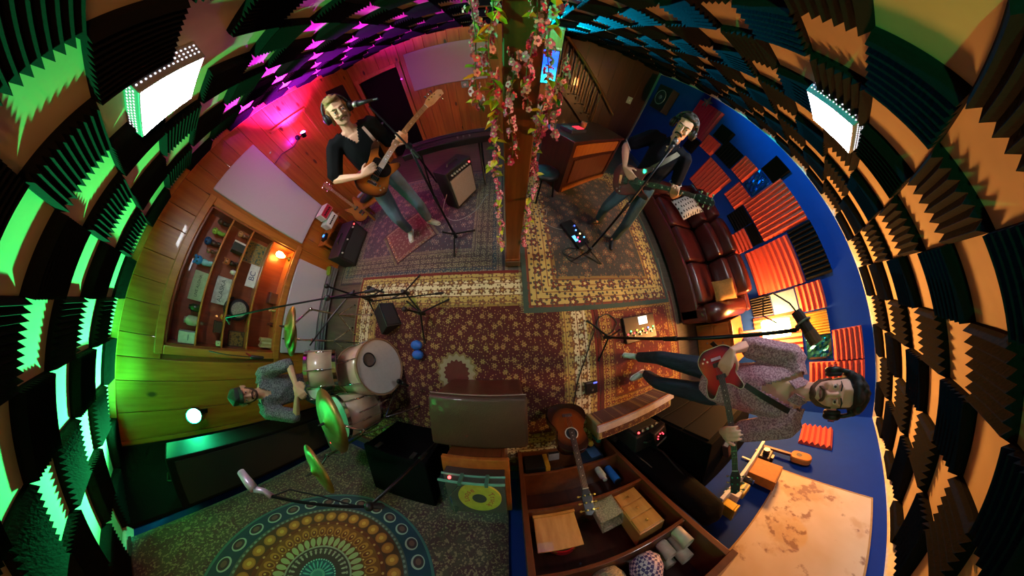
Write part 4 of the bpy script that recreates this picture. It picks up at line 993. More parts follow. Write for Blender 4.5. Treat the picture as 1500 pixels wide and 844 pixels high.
t = thing('tambourine', 'red tambourine with brass jingles standing on the middle shelf', 'tambourine', (BX - 0.26, BY - 0.045, 0.736)); part('hoop', MB().lathe([(0.115, -0.024), (0.125, -0.024), (0.125, 0.024), (0.115, 0.024)], (0, 0, 0.127), (0, 1, 0), 28, True), M('a01218', 0.35), t, smooth=False); part('drum_skin', MB().cyl((0, -0.02, 0.12), (0, -0.016, 0.122), 0.112, 24), M('b8a890', 0.6), t)
for k in range(6):
    a = k * PI / 3; part('jingle', MB().cyl((0.118 * math.cos(a), 0.012, 0.127 + 0.118 * math.sin(a)), (0.118 * math.cos(a), 0.020, 0.127 + 0.118 * math.sin(a)), 0.018, 10), M('c09a4a', 0.25, 0.9), t)
t = thing('wicker_box', 'pale woven wicker box with a dark opening on the middle shelf', 'basket', (BX + 0.11, BY + 0.03, 0.736), 0.25)
WICK = M('a89878', 0.85, var=0.5, scale=90, bump=0.8); s_ = 0.09
part('weave_wall', MB().b2((-s_, -s_, 0), (s_, -s_ + 0.014, 0.17)).b2((-s_, s_ - 0.014, 0), (s_, s_, 0.17)).b2((-s_, -s_, 0), (-s_ + 0.014, s_, 0.17)).b2((s_ - 0.014, -s_, 0), (s_, s_, 0.17)), WICK, t, bevel=0.003); part('weave_base', MB().b2((-s_, -s_, 0), (s_, s_, 0.01)), WICK, t)
m = MB()
for k in range(6): m.ring((0, 0, 0.015 + k * 0.028), (0, 0, 1), s_ * 1.36, 0.004, 4, 5, PI / 4, PI / 4 + 2 * PI)
part('weave_band', m, WICK, t)
t = thing('drawer_chest', 'orange wooden drawer chest with a brass knob on the middle shelf', 'drawer', (BX + 0.30, BY + 0.02, 0.736), 0.1); part('case', MB().b2((-0.10, -0.09, 0), (0.10, 0.09, 0.36)), HONEY, t, bevel=0.004)
for k in range(3):
    d_ = part('drawer_front', MB().b2((-0.092, 0.09, 0.012 + k * 0.115), (0.092, 0.10, 0.118 + k * 0.115)), HONEY, t, bevel=0.003); part('drawer_knob', MB().ell((0, 0.106, 0.065 + k * 0.115), 0.01), M('c8a050', 0.3, 0.9), d_)
for k, (dx, dy, r_) in enumerate(((0.38, 0.02, 0.045), (0.29, 0.06, 0.04), (0.40, 0.11, 0.042), (0.31, -0.05, 0.04))):
    t = thing('white_candle_cup', ('tallest cream candle cup in the top shelf corner', 'cream candle cup touching the purple gourd', 'cream candle cup at the front edge of the top shelf', 'cream candle cup at the rear of the top shelf')[k], 'cup', (BX + dx, BY + dy, 1.191), 0, 'cream candle cups')
    h_ = (0.17, 0.11, 0.12, 0.13)[k]; part('cup_wall', MB().lathe([(r_ * 0.9, 0), (r_, 0.01), (r_, h_), (r_ * 0.85, h_), (r_ * 0.8, 0.03), (0.002, 0.03)], seg=18), M('b8a894', 0.4), t, smooth=True); part('wax', MB().cyl((0, 0, 0.031), (0, 0, h_ * 0.7), r_ * 0.78, 14), M('c8bca8', 0.6), t)
n = NT('beaded_check'); x_, y_, z_ = n.sep(n.coord()); ck = n.n('ShaderNodeTexChecker'); n.put(ck.inputs[0], n.mapping(n.coord(), (1, 1, 1), (0.5, 0.4, 0.6))); ck.inputs['Scale'].default_value = 55; ck.inputs[1].default_value = lin('c8b8c8'); ck.inputs[2].default_value = lin('3a2a6a'); n.set(col=ck.outputs[0], rough=0.5)
t = thing('beaded_gourd', 'purple and white beaded gourd shaker on the top shelf', 'shaker', (BX + 0.13, BY + 0.05, 1.191)); part('gourd', MB().lathe([(0.02, 0.0), (0.075, 0.02), (0.10, 0.07), (0.085, 0.13), (0.04, 0.18), (0.02, 0.24)], seg=20), n.m, t, smooth=True); part('handle_end', MB().ell((0, 0, 0.245), 0.022), WOOD, t)
t = thing('straw_basket', 'pale straw basket at the left of the top shelf', 'basket', (BX - 0.09, BY + 0.03, 1.191)); part('basket_wall', MB().lathe([(0.07, 0), (0.095, 0.05), (0.10, 0.13), (0.092, 0.13), (0.085, 0.05), (0.06, 0.012)], seg=20), WICK, t, smooth=True); part('rim', MB().ring((0, 0, 0.13), (0, 0, 1), 0.096, 0.007, 20, 6), WICK, t)
t = thing('blue_speaker', 'bright blue cylindrical speaker on the lower shelf', 'speaker', (BX + 0.36, BY + 0.03, 0.361), 0.3); part('tube_body', MB().cyl((0, 0, 0.012), (0, 0, 0.20), 0.038, 18), M('0f6ac0', 0.5), t, smooth=False); part('end_cap', MB().lathe([(0.036, 0.20), (0.034, 0.212)], seg=18), BLACK, t); part('base_cap', MB().cyl((0, 0, 0), (0, 0, 0.012), 0.036, 18), BLACK, t)
jar('glass_bottle', 'clear glass bottle with white cap beside the blue speaker', 'bottle', BX + 0.25, BY + 0.06, 0.361, 0.035, 0.16, 'a8b0ac', 'c8c8c8', 0.08, grp=None)
t = thing('black_radio', 'black and yellow box on the lowest shelf', 'box', (BX - 0.33, BY + 0.05, 0.041)); part('case', MB().b2((-0.12, -0.06, 0), (0.08, 0.06, 0.2)), BLACK, t, bevel=0.006); part('yellow_end', MB().b2((0.081, -0.06, 0), (0.13, 0.06, 0.2)), M('b08020', 0.5), t, bevel=0.004)
t = thing('note_pad', 'pale note pad beside the black and yellow box', 'notepad', (BX - 0.12, BY + 0.07, 0.041)); part('pages', MB().b2((-0.06, -0.05, 0), (0.06, 0.05, 0.025)), M('9a8a84', 0.7), t); part('binding', MB().b2((-0.06, 0.045, 0), (0.06, 0.053, 0.027)), BLACK, t)
t = thing('photo_box', 'dark blue picture box on the lowest shelf', 'box', (BX + 0.25, BY + 0.05, 0.041), 0.1); part('case', MB().b2((-0.13, -0.05, 0), (0.13, 0.05, 0.22)), M('1a2436', 0.4), t, bevel=0.004); part('printed_face', MB().b2((0.0, 0.051, 0.04), (0.11, 0.053, 0.2)), M('4a6a9a', 0.4), t)
figurine('yellow_bird', 'yellow bird figure at the front of the bookcase\'s lowest shelf', 'figurine', BX + 0.27, BY + 0.22, 0.022, 0.16, 'a8902a', 'c0a840', grp=None)
figurine('teal_bird', 'teal bird figure next to the yellow bird', 'figurine', BX + 0.36, BY + 0.24, 0.022, 0.16, '1a7a8a', '2a94a8', grp=None)

# ---- ottoman and turntable
t = thing('leather_ottoman', 'large brown leather ottoman in front of the turntable', 'ottoman', (-0.26, -0.70, 0))
part('body', MB().b2((-0.35, -0.20, 0.06), (0.35, 0.20, 0.46)), leather('ottoman_front', '5a2a1c', 0.4), t, bevel=0.025); part('top_cushion', MB().b2((-0.37, -0.215, 0.46), (0.37, 0.215, 0.55)), LEATHER_B, t, bevel=0.03, smooth=True)
part('seam', MB().tube([(-0.368, 0.217, 0.5), (0.368, 0.217, 0.5)], 0.004, 6), M('8a7a6a', 0.6), t)
for sx_ in (-0.3, 0.3):
    for sy_ in (-0.15, 0.15): part('foot', MB().cyl((sx_, sy_, 0.022), (sx_, sy_, 0.06), 0.02, 10), WOOD, t)
t = thing('record_cabinet', 'orange wooden record cabinet under the turntable', 'cabinet', (-0.29, -1.24, 0)); part('carcass', MB().b2((-0.22, -0.27, 0.022), (0.22, 0.26, 0.60)), WOOD, t, bevel=0.006); part('top', MB().b2((-0.235, -0.28, 0.60), (0.255, 0.30, 0.635)), WOOD_O, t, bevel=0.006); part('dark_front', MB().b2((-0.19, 0.261, 0.08), (0.19, 0.27, 0.56)), WOOD, t)
t = thing('turntable', 'turntable with a yellow slipmat under a clear lid', 'turntable', (-0.28, -1.20, 0.636), 0.0)
part('plinth', MB().b2((-0.21, -0.24, 0.0), (0.21, 0.18, 0.075)), M('2a2420', 0.4), t, bevel=0.006); part('deck_top', MB().b2((-0.205, -0.235, 0.0755), (0.205, 0.175, 0.080)), M('3a342e', 0.4), t)
ps = part('slipmat', MB().lathe([(0.15, 0.0805), (0.15, 0.092), (0.148, 0.094)], (0.03, -0.03, 0), (0, 0, 1), 40), M('a8a81a', 0.6), t)
part('label_disc', MB().lathe([(0.05, 0.0945), (0.05, 0.0955)], (0.03, -0.03, 0), (0, 0, 1), 24), M('2a2a22', 0.5), ps)
RED = M('9a3a14', 0.6)
def curved(txt, cx, cy, R, a0, step, size, z):
    for k, ch in enumerate(txt):
        a = a0 - k * step
        link('lettering', text_mesh(ch, size, 0.0005), RED, ps, mw=basis((cx + R * math.cos(a), cy + R * math.sin(a), z), (-math.sin(a) * -1, math.cos(a) * -1, 0), (math.cos(a), math.sin(a), 0), (0, 0, 1)))
curved('Loose', 0.03, -0.03, 0.095, PI + 0.35, 0.36, 0.06, 0.0948); curved('Truck', 0.03, -0.03, 0.095, 0.55, 0.36, 0.06, 0.0948)
part('tone_arm', MB().tube([(-0.16, -0.19, 0.12), (-0.17, 0.0, 0.12), (-0.10, 0.10, 0.105)], 0.005, 6).cyl((-0.16, -0.19, 0.08), (-0.16, -0.19, 0.13), 0.018, 12), CHROME, t)
GL = NT('clear_lid').set(col='a0d8c8', rough=0.05, alpha=0.03)
part('lid', MB().b2((-0.215, -0.245, 0.145), (0.215, 0.185, 0.149)).b2((-0.215, 0.181, 0.08), (0.215, 0.185, 0.145)), GL, t)
part('lid_edge', MB().b2((-0.217, 0.180, 0.140), (0.217, 0.192, 0.152)).b2((-0.217, 0.180, 0.078), (0.217, 0.192, 0.086)), M('6ab09a', 0.3), t)
for sx_ in (-0.07, 0.10): part('hinge', MB().b2((sx_ - 0.012, 0.17, 0.07), (sx_ + 0.012, 0.20, 0.16)), M('3a6a5a', 0.4), t, bevel=0.004)
part('power_light', MB().ell((-0.15, 0.182, 0.11), 0.012), emis('tt_red', (1, 0.05, 0.05), 8.0), t)
t = thing('black_case', 'large black equipment case left of the turntable', 'case', (-1.04, -1.40, 0)); part('shell', MB().b2((-0.34, -0.28, 0.022), (0.32, 0.26, 0.50)), M('060606', 0.9, spec=0.08), t, bevel=0.012); part('lid', MB().b2((-0.345, -0.285, 0.502), (0.325, 0.265, 0.56)), M('070707', 0.9, spec=0.08), t, bevel=0.01)
for sx_ in (-0.2, 0.18): part('latch', MB().b2((sx_ - 0.02, 0.265, 0.46), (sx_ + 0.02, 0.275, 0.54)), STEEL, t)

# ================================================================== drums
SHELL = M('b09880', 0.3, var=0.15, scale=8, coat=0.4); HEAD = M('b8b4b0', 0.5, var=0.05)
def drum(name, label, c, ax, R, D, head=HEAD, legs=False, lugs=8, hoop=None, port=False, shell=SHELL, z0=0.022):
    """ax points to the struck (or shown) head"""
    s, u, d = frame(ax); t = thing(name, label, 'drum', mw=basis(c, s, u, d), group='drums of the kit')
    hm = hoop or CHROME
    part('shell', MB().lathe([(R, -D / 2), (R, D / 2)], seg=36), shell, t, smooth=True)
    part('drum_head', MB().lathe([(R * 0.985, D / 2 + 0.002), (R * 0.97, D / 2 + 0.006), (R * 0.3, D / 2 + 0.006)], seg=36), head, t)
    part('bottom_head', MB().lathe([(R * 0.97, -D / 2 - 0.006), (R * 0.985, -D / 2 - 0.002)], seg=36), head, t)
    for sg in (-1, 1):
        part('hoop', MB().lathe([(R * 1.0, sg * D / 2 - 0.018), (R * 1.045, sg * D / 2 - 0.018), (R * 1.045, sg * D / 2 + 0.014), (R * 1.0, sg * D / 2 + 0.014)], seg=36, close=True), hm, t)
    for k in range(lugs):
        a = 2 * PI * (k + 0.5) / lugs; p = V((math.cos(a), math.sin(a), 0))
        lg = part('lug', MB().hull([(p * R * 1.02 + V((0, 0, D * 0.12)), 0.012), (p * R * 1.02 - V((0, 0, D * 0.12)), 0.012)]), CHROME, t, smooth=True)
        part('tension_rod', MB().cyl(p * R * 1.05 + V((0, 0, -D / 2)), p * R * 1.05 + V((0, 0, D / 2 + 0.01)), 0.004, 6), CHROME, lg)
    if port:
        part('port_hole', MB().lathe([(0.062, D / 2 + 0.0065), (0.062, D / 2 + 0.0085)], (0.0, 0.0, 0), (0, 0, 1), 24).xf(Matrix.Translation((-0.08, 0.13, 0))), M('5a5048', 0.7), t)
        part('port_ring', MB().ring((-0.08, 0.13, D / 2 + 0.009), (0, 0, 1), 0.064, 0.007, 24, 6), BLACK, t)
    if legs:
        mw_inv = basis(c, s, u, d).inverted()
        for k in range(3):
            a = 2 * PI * k / 3 + 0.4; p = V((c[0] + math.cos(a) * R * 1.06, c[1] + math.sin(a) * R * 1.06, 0))
            part('leg', MB().cyl(mw_inv @ V((p.x, p.y, z0)), mw_inv @ V((p.x, p.y, c[2] + 0.1)), 0.008, 8), CHROME, t)
    return t
kax = V((0.95, 0.30, 0.10)).normalized(); kc = V((-1.30, -0.39, 0.315)) - kax * 0.2
drum('bass_drum', 'large bass drum with white front head and port hole', kc, kax, 0.275, 0.40, port=True, lugs=8, hoop=M('8a6a50', 0.4))
drum('rack_tom', 'cream rack tom mounted above the bass drum', (-1.69, -0.43, 0.72), (-0.55, -0.1, 0.8), 0.165, 0.24, lugs=6)
drum('floor_tom', 'cream floor tom on three chrome legs beside the bass drum', (-1.55, -0.88, 0.47), (-0.12, 0.0, 1), 0.20, 0.36, legs=True, lugs=6)
drum('snare_drum', 'shallow snare drum in front of the seated drummer', (-1.95, -0.62, 0.62), (0, 0, 1), 0.175, 0.14, legs=True, lugs=8, shell=STEEL)
BRASS = M('9a8a4a', 0.5, 1.0, var=0.15, scale=20)
def cymbal(name, label, c, R, tilt, base, legs=0.24, pole_from=None):
    t = thing(name, label, 'cymbal', (base[0], base[1], 0.022), 0, 'cymbals on stands')
    o = V((base[0], base[1], 0.022)); c = V(c) - o; tl = V(tilt).normalized()
    cy = part('cymbal', MB().lathe([(R, -0.012), (R * 0.6, 0.004), (R * 0.2, 0.014), (R * 0.14, 0.026), (R * 0.06, 0.034), (0.006, 0.036), (0.006, 0.033), (R * 0.13, 0.022), (R * 0.2, 0.011), (R * 0.6, 0.001), (R, -0.015)], c, tl, 40), BRASS, t, smooth=True)
    part('wing_nut', MB().hull([(c + tl * 0.04, 0.012), (c + tl * 0.075, 0.006)]), BLACK, cy)
    part('pole', MB().tube([(0, 0, 0.10), (0, 0, c.z - 0.25), c - tl * 0.02], 0.011, 8), CHROME, t, smooth=True)
    part('clamp', MB().ell((0, 0, c.z - 0.25), 0.022), CHROME, t)
    for k in range(3):
        a = 2 * PI * k / 3 + base[0] * 5; part('leg', MB().tube([(0, 0, 0.34), (legs * math.cos(a), legs * math.sin(a), 0.008)], 0.009, 8), CHROME, t)
        part('rubber_foot', MB().ell((legs * math.cos(a), legs * math.sin(a), 0.01), 0.014), RUBBER, t)
    return t
cymbal('ride_cymbal', 'large cymbal lit green above the floor tom', (-1.32, -0.74, 0.90), 0.245, (-0.12, -0.05, 1), (-1.24, -0.90), legs=0.2)
cymbal('crash_cymbal', 'smaller green lit cymbal nearest the tapestry', (-1.34, -1.07, 1.07), 0.19, (-0.10, -0.05, 1), (-1.62, -1.22))
cymbal('left_crash', 'green lit cymbal in front of the white panel below the shelf', (-1.92, -0.10, 0.97), 0.185, (-0.09, 0.0, 1), (-2.05, 0.10))
cymbal('hi_hat', 'paired hi-hat cymbals behind the rack tom', (-2.08, -0.22, 0.88), 0.16, (-0.05, 0, 1), (-2.10, -0.22), legs=0.2)
t = thing('drum_throne', 'round black drum stool under the drummer', 'stool', (-2.42, -0.80, 0)); part('seat', MB().lathe([(0.16, 0.40), (0.175, 0.42), (0.175, 0.47), (0.15, 0.485)], seg=24), BLACK, t, smooth=True); part('column', MB().cyl((0, 0, 0.15), (0, 0, 0.40), 0.02, 10), CHROME, t)
for k in range(3):
    a = 2.094 * k + 0.3; part('leg', MB().tube([(0, 0, 0.25), (0.22 * math.cos(a), 0.22 * math.sin(a), 0.01)], 0.01, 8), CHROME, t)
t = thing('kick_pedal_board', 'dark trigger module with red light beside the floor tom', 'device', (-1.42, -1.28, 0.56), 0.4)
t.location = (-1.75, -1.22, 0.0); part('stand_post', MB().cyl((0, 0, 0.0), (0, 0, 0.62), 0.014, 8), BLACKM, t); part('case', MB().b2((-0.09, -0.11, 0.62), (0.09, 0.11, 0.67)), M('3a3428', 0.5), t, bevel=0.01); part('red_light', MB().ell((0.02, 0.02, 0.675), 0.016), emis('mod_red', (1, 0.04, 0.04), 8.0), t)
t = thing('blue_gloves', 'pair of bright blue padded mitts in front of the bass drum', 'mitts', (-1.03, -0.22, 0.022)); part('mitt', MB().ell((0, 0.05, 0.05), (0.07, 0.055, 0.05)), M('1a56a8', 0.6), t, smooth=True); part('mitt', MB().ell((0.02, -0.055, 0.05), (0.07, 0.055, 0.05)), M('1a56a8', 0.6), t, smooth=True)
t = thing('black_wedge', 'black wedge shaped floor monitor beside the boom stand', 'speaker', (-1.48, 0.12, 0.022), 0.6); part('cabinet', MB().add([V((x, y, z)) for x, z in ((-0.13, 0), (0.13, 0), (0.05, 0.18), (-0.13, 0.10)) for y in (-0.16, 0.16)], [(0, 1, 3, 2), (2, 3, 5, 4), (4, 5, 7, 6), (6, 7, 1, 0), (0, 2, 4, 6), (1, 7, 5, 3)]), BLACK, t, bevel=0.008); part('metal_edge', MB().tube([(0.13, -0.16, 0.005), (0.05, -0.16, 0.18), (0.05, 0.16, 0.18)], 0.004, 6), STEEL, t); part('grille', MB().box((0.09, 0, 0.095), (0.006, 0.28, 0.16), Matrix.Rotation(-0.42, 3, 'Y')), M('1a1a1c', 0.8), t)
t = thing('drumstick_pair', 'pair of pale drumsticks across the snare drum', 'drumsticks', (-1.9, -0.62, 0.705)); part('stick', MB().tube([(-0.15, -0.1, 0.002), (0.2, 0.02, 0.006)], [0.007, 0.005], 8), CREAM, t); part('stick', MB().tube([(-0.15, 0.1, 0.002), (0.2, 0.0, 0.016)], [0.007, 0.005], 8), CREAM, t)

# ================================================================== microphone stands
def mic_stand(name, label, base, top, boom=None, zf=0.033, legs=0.26, a0=0.3, hang=True):
    """pole from base to top (world), optional boom (tail, tip)"""
    o = V((base[0], base[1], zf)); t = thing(name, label, 'mic stand', o, 0, 'microphone stands')
    top = V(top) - o
    part('pole', MB().tube([(0, 0, 0.06), top * 0.55, top], [0.014, 0.012, 0.009], 10), BLACKM, t, smooth=True)
    part('clutch', MB().hull([(top * 0.52, 0.019), (top * 0.58, 0.019)]), BLACK, t)
    part('hub', MB().cyl((0, 0, 0.05), (0, 0, 0.17), 0.022, 10), BLACK, t)
    for k in range(3):
        a = a0 + 2.094 * k; lg = part('leg', MB().tube([(0, 0, 0.12), (legs * math.cos(a), legs * math.sin(a), 0.012)], 0.010, 8), BLACKM, t)
        part('rubber_foot', MB().hull([((legs * 0.9 * math.cos(a), legs * 0.9 * math.sin(a), 0.02), 0.014), ((legs * math.cos(a), legs * math.sin(a), 0.014), 0.014)]), RUBBER, lg)
    if boom:
        b0, b1 = V(boom[0]) - o, V(boom[1]) - o
        part('boom', MB().tube([b0, b1], [0.008, 0.007], 8), BLACKM, t); part('boom_clutch', MB().ell(top, 0.026), BLACK, t, smooth=True); part('counterweight', MB().hull([(b0, 0.016), (b0 + (b1 - b0).normalized() * 0.07, 0.016)]), BLACK, t)
    return t
def mic(name, label, tip, direc, col='1a1a1c', ball='7a7a7c', L=0.16, cable=None):
    """tip = centre of the grille ball, direc = from ball back along the handle"""
    d = V(direc).normalized(); t = thing(name, label, 'microphone', tip, 0, 'microphones')
    part('grille', MB().ell((0, 0, 0), 0.025), M(ball, 0.4, 0.8, var=0.4, scale=400), t, smooth=True); part('collar', MB().cyl(d * 0.018, d * 0.026, 0.024, 14), M('4a4a4c', 0.3, 0.8), t)
    part('handle', MB().tube([d * 0.024, d * 0.06, d * L], [0.020, 0.017, 0.011], 12), M(col, 0.4), t, smooth=True); part('connector', MB().cyl(d * L, d * (L + 0.035), 0.010, 10), BLACK, t)
    if cable: part('mic_cable', MB().tube([d * (L + 0.03)] + [V(c) - V(tip) for c in cable], 0.004, 6), BLACK, t)
    return t
def az(a, e, dist):
    """point seen at azimuth a, elevation e from the middle of the room at horizontal distance dist"""
    a, e = math.radians(a), math.radians(e); return V((math.sin(a) * dist, math.cos(a) * dist, CAM_Z + dist * math.tan(e)))
# bass player's stand
mic_stand('boom_stand', 'black boom microphone stand in front of the bass player', (-0.66, 1.17), (-0.68, 1.19, 1.22), (az(-28.5, -20.5, 1.25), az(-34.6, -2.2, 1.66)), a0=0.5, zf=0.012)
mic('vocal_mic', 'silver ball vocal microphone at the bass player\'s mouth', az(-37.3, -0.2, 1.73), az(-33.2, -1.2, 1.64) - az(-37.3, -0.2, 1.73), ball='b0a8a0')
# black polo guitarist's stand
mic_stand('straight_stand', 'black microphone stand in front of the black-polo guitarist', (1.03, 0.89), (1.24, 1.12, 1.40), a0=-0.6, zf=0.034, legs=0.24)
mic('vocal_mic', 'vocal microphone at the black-polo guitarist\'s chin', az(47.8, -5.4, 1.76), V((-0.30, -0.30, -0.9)), ball='8a8a90')
# floral shirt guitarist's stand with large condenser microphone
mic_stand('tall_stand', 'tall black microphone stand beside the floral-shirt guitarist', (1.075, -0.16), (1.09, -0.185, 1.56), a0=0.2, zf=0.024, legs=0.27)
t = thing('condenser_mic', 'large black condenser microphone hanging by the warm lamp', 'microphone', az(98.6, -1.6, 1.12), 0, 'microphones')
p0, p1, p2 = az(98.6, -1.6, 1.12), az(96.0, -2.6, 1.13), az(102.6, 0.4, 1.11); 
part('mic_body', MB().cyl(p1 - p0, (p2 - p0) * 0.45, 0.024, 14), M('1c1614', 0.4), t); part('capsule', MB().cyl((p2 - p0) * 0.45, p2 - p0, 0.026, 14), M('5a4636', 0.4, 0.5), t); part('shock_ring', MB().ring((p1 - p0) * 0.1, (p2 - p1), 0.033, 0.004, 20, 6), M('8a8a8c', 0.4, 0.6), t)
part('mount', MB().tube([(p1 - p0) * 0.2, V((1.09, -0.185, 1.56)) - p0], 0.009, 8), BLACK, t)
part('mic_cable', MB().tube([p1 - p0, az(94.0, -3.6, 1.13) - p0, az(92.2, -5.4, 1.14) - p0, az(91.0, -6.6, 1.14) - p0, az(91.6, -9.0, 1.12) - p0, az(95.5, -9.8, 1.11) - p0, az(97.6, -7.0, 1.10) - p0], 0.004, 6), BLACK, t)
# drum booms
A = az(-93.0, -4.6, 2.15); B = az(-75.2, -39.8, 1.12)
mic_stand('drum_boom_stand', 'black boom stand reaching over the drums towards the display shelf', (-1.20, 0.42), A.lerp(B, 0.72), (B, A), zf=0.024, a0=1.2)
mic('overhead_mic', 'pencil microphone hanging in front of the display shelf', A + V((-0.02, 0.0, -0.02)), A - B + V((0, 0, -1.0)), ball='2a2a2c', L=0.12)
A2 = az(-97.0, -14.0, 2.0); B2 = az(-76.8, -60.0, 0.92)
mic_stand('low_boom_stand', 'low black boom stand on the red rug beside the bass drum', (-0.955, 0.18), (-0.955, 0.18, 0.42), (az(-61, -61.0, 0.84), az(-79.5, -40.5, 1.38)), zf=0.024, a0=0.55, legs=0.32)
mic('tom_mic', 'black microphone aimed at the bass drum front', az(-75.0, -38.0, 1.45), V((0.3, -0.05, -0.25)), ball='2a2428', L=0.13)
mic_stand('snare_boom_stand', 'short black boom stand between the hi-hat and the heater', (-1.80, 0.34), (-1.80, 0.34, 0.72), (az(-78.0, -34.0, 1.60), az(-97.5, -24.5, 1.80)), zf=0.024, a0=0.9, legs=0.2)
mic('kick_mic', 'dark microphone clipped at the bass drum head', V((-1.05, -0.50, 0.34)), V((0.1, -0.2, -0.3)), ball='1c1c20', L=0.09)
t = thing('drum_mic_clip', 'clip-on microphone with red tip above the drummer\'s shoulder', 'microphone', az(-100.6, -10.8, 2.2), 0, 'microphones'); part('capsule', MB().hull([((0, 0, 0), 0.018), ((0.02, 0, -0.09), 0.014)]), M('1a1616', 0.4), t, smooth=True); part('tip', MB().hull([((0.0, 0.03, 0.05), 0.007), ((0.0, 0.0, 0.0), 0.01)]), M('8a1a1a', 0.4), t); part('cable', MB().tube([(0, 0, 0.02), (0, 0.01, 0.2), (0, 0.03, 0.34)], 0.004, 6), BLACK, t)
p0 = az(-122.3, -4.5, 1.35); p1 = az(-126.0, -5.4, 1.30); p2 = az(-128.6, -7.6, 1.27); p3 = az(-143.0, -22.0, 1.15)
t = thing('silver_mic', 'silver pencil microphone with a bent neck in front of the tapestry', 'microphone', p1, 0, 'microphones'); SIL = M('c8b8cc', 0.35, 0.3)
part('mic_body', MB().tube([p0 - p1, (p0 - p1) * 0.3, V()], [0.017, 0.022, 0.020], 12), SIL, t, smooth=True); part('swivel', MB().tube([V(), (p2 - p1) * 0.45 + V((0, 0, -0.012)), p2 - p1], [0.014, 0.012, 0.014], 10), SIL, t, smooth=True)
part('mic_cable', MB().tube([p2 - p1, (p2 - p1) + V((0.02, 0.0, -0.08)), (p3 - p1) * 0.5 + V((0, 0, -0.05)), (p3 - p1) * 0.9], 0.004, 6), BLACK, t)
mic_stand('tapestry_boom_stand', 'black boom stand holding the silver microphone by the tapestry', (-0.62, -1.02), p2.lerp(p3, 0.98), (p3 + (p3 - p2) * 0.12, p2), zf=0.024, legs=0.2)

# ================================================================== pedals and cables
def pedalboard(name, label, loc, rz, w_, d_, lights, screen):
    t = thing(name, label, 'pedalboard', loc, rz); part('case', MB().b2((-w_ / 2, -d_ / 2, 0), (w_ / 2, d_ / 2, 0.05)), M('101012', 0.4), t, bevel=0.008)
    sc2, scol, sp_ = screen; part('screen', MB().b2((sc2[0], sc2[1], 0.0505), (sc2[2], sc2[3], 0.054)), emis('pedal_screen', scol, sp_), t)
    for k, (x, y, c) in enumerate(lights):
        p_ = part('foot_switch', MB().cyl((x, y - 0.018, 0.05), (x, y - 0.018, 0.064), 0.011, 10), STEEL, t); part('status_light', MB().ell((x, y + 0.012, 0.054), 0.011), emis('pedal_led', c, 5.0), p_)
    return t
pedalboard('floor_pedal', 'black floor effects unit with a blue screen before the black-polo guitarist', (0.93, 1.20, 0.034), math.radians(-64), 0.44, 0.20, [(-0.03, 0.02, (0.1, 0.3, 1)), (0.04, 0.04, (1, 0.9, 0.3)), (0.08, -0.03, (1, 0.05, 0.1)), (0.14, -0.05, (1, 0.05, 0.2)), (0.11, 0.06, (0.1, 0.4, 1)), (-0.10, 0.05, (0.05, 0.1, 1))], ((0.03, -0.09, 0.12, -0.04), (0.1, 0.4, 1.0), 3.0))
cl = [(1, 0.05, 0.05), (1, 0.5, 0.05), (1, 0.9, 0.2), (0.1, 1, 0.2), (0.1, 0.2, 1)]
pedalboard('big_pedalboard', 'large pedalboard with a white screen and rainbow lights on the orange rug', (1.66, -0.12, 0.022), 0.03, 0.56, 0.32, [(-0.24 + 0.052 * k, -0.06 + 0.03 * (k % 2), cl[(0, 3, 0, 1, 2, 1, 0, 4, 2, 3)[k]]) for k in range(10)], ((-0.03, 0.04, 0.13, 0.14), (1.0, 0.9, 0.8), 2.6))
t = thing('small_black_pedal', 'small black pedal with a blue corner light on the cream rug border', 'pedal', (0.87, -0.70, 0.024), 0.05); part('case', MB().b2((-0.07, -0.065, 0), (0.07, 0.065, 0.05)), M('0c0c10', 0.4), t, bevel=0.006); part('blue_light', MB().b2((0.02, 0.045, 0.0505), (0.065, 0.06, 0.053)), emis('blue_corner', (0.1, 0.12, 1), 2.5), t); part('foot_switch', MB().cyl((0, -0.02, 0.05), (0, -0.02, 0.062), 0.012, 10), STEEL, t)
def cable(name, label, pts, col, r=0.005):
    pts = [V(p) for p in pts]; out = []
    for i in range(len(pts) - 1):
        a, b, c, d = pts[max(i - 1, 0)], pts[i], pts[i + 1], pts[min(i + 2, len(pts) - 1)]
        for k in range(6):
            s = k / 6; out.append(0.5 * ((2 * b) + (c - a) * s + (2 * a - 5 * b + 4 * c - d) * s * s + (3 * b - a - 3 * c + d) * s ** 3))
    out.append(pts[-1]); t = thing(name, label, 'cable', pts[0], 0, 'cables on the floor')
    part('wire', MB().tube([p - pts[0] for p in out], r, 6), M(col, 0.5), t); part('plug', MB().cyl((out[-1] - pts[0]), (out[-1] - pts[0]) + V((0.03, 0.01, 0)), r * 1.8, 8), STEEL, t)
z2 = 0.040
cable('white_cable', 'pale cable looping from the silver amplifier across the grey rug', [(-0.80, 1.74, 0.30), (-0.90, 1.60, 0.10), (-0.72, 1.50, 0.018), (-0.45, 1.66, 0.018), (-0.30, 2.0, 0.018)], '8a8480')
cable('grey_cable', 'pale cable coiled on the navy and gold rug beside the post', [(0.42, 2.2, z2), (0.5, 1.75, z2), (0.42, 1.55, z2), (0.56, 1.52, z2), (0.60, 1.66, z2), (0.50, 1.60, z2), (0.55, 1.38, z2), (0.75, 1.28, z2), (0.86, 1.34, z2)], '8a847c', 0.004)
cable('black_cable', 'black cable coiled around the foot of the straight microphone stand', [(1.03, 0.95, z2), (0.80, 0.98, z2), (0.72, 0.90, z2), (0.90, 0.82, z2), (1.05, 0.85, z2), (0.88, 0.76, z2), (0.76, 0.86, z2), (0.98, 0.98, z2)], '141414', 0.007)
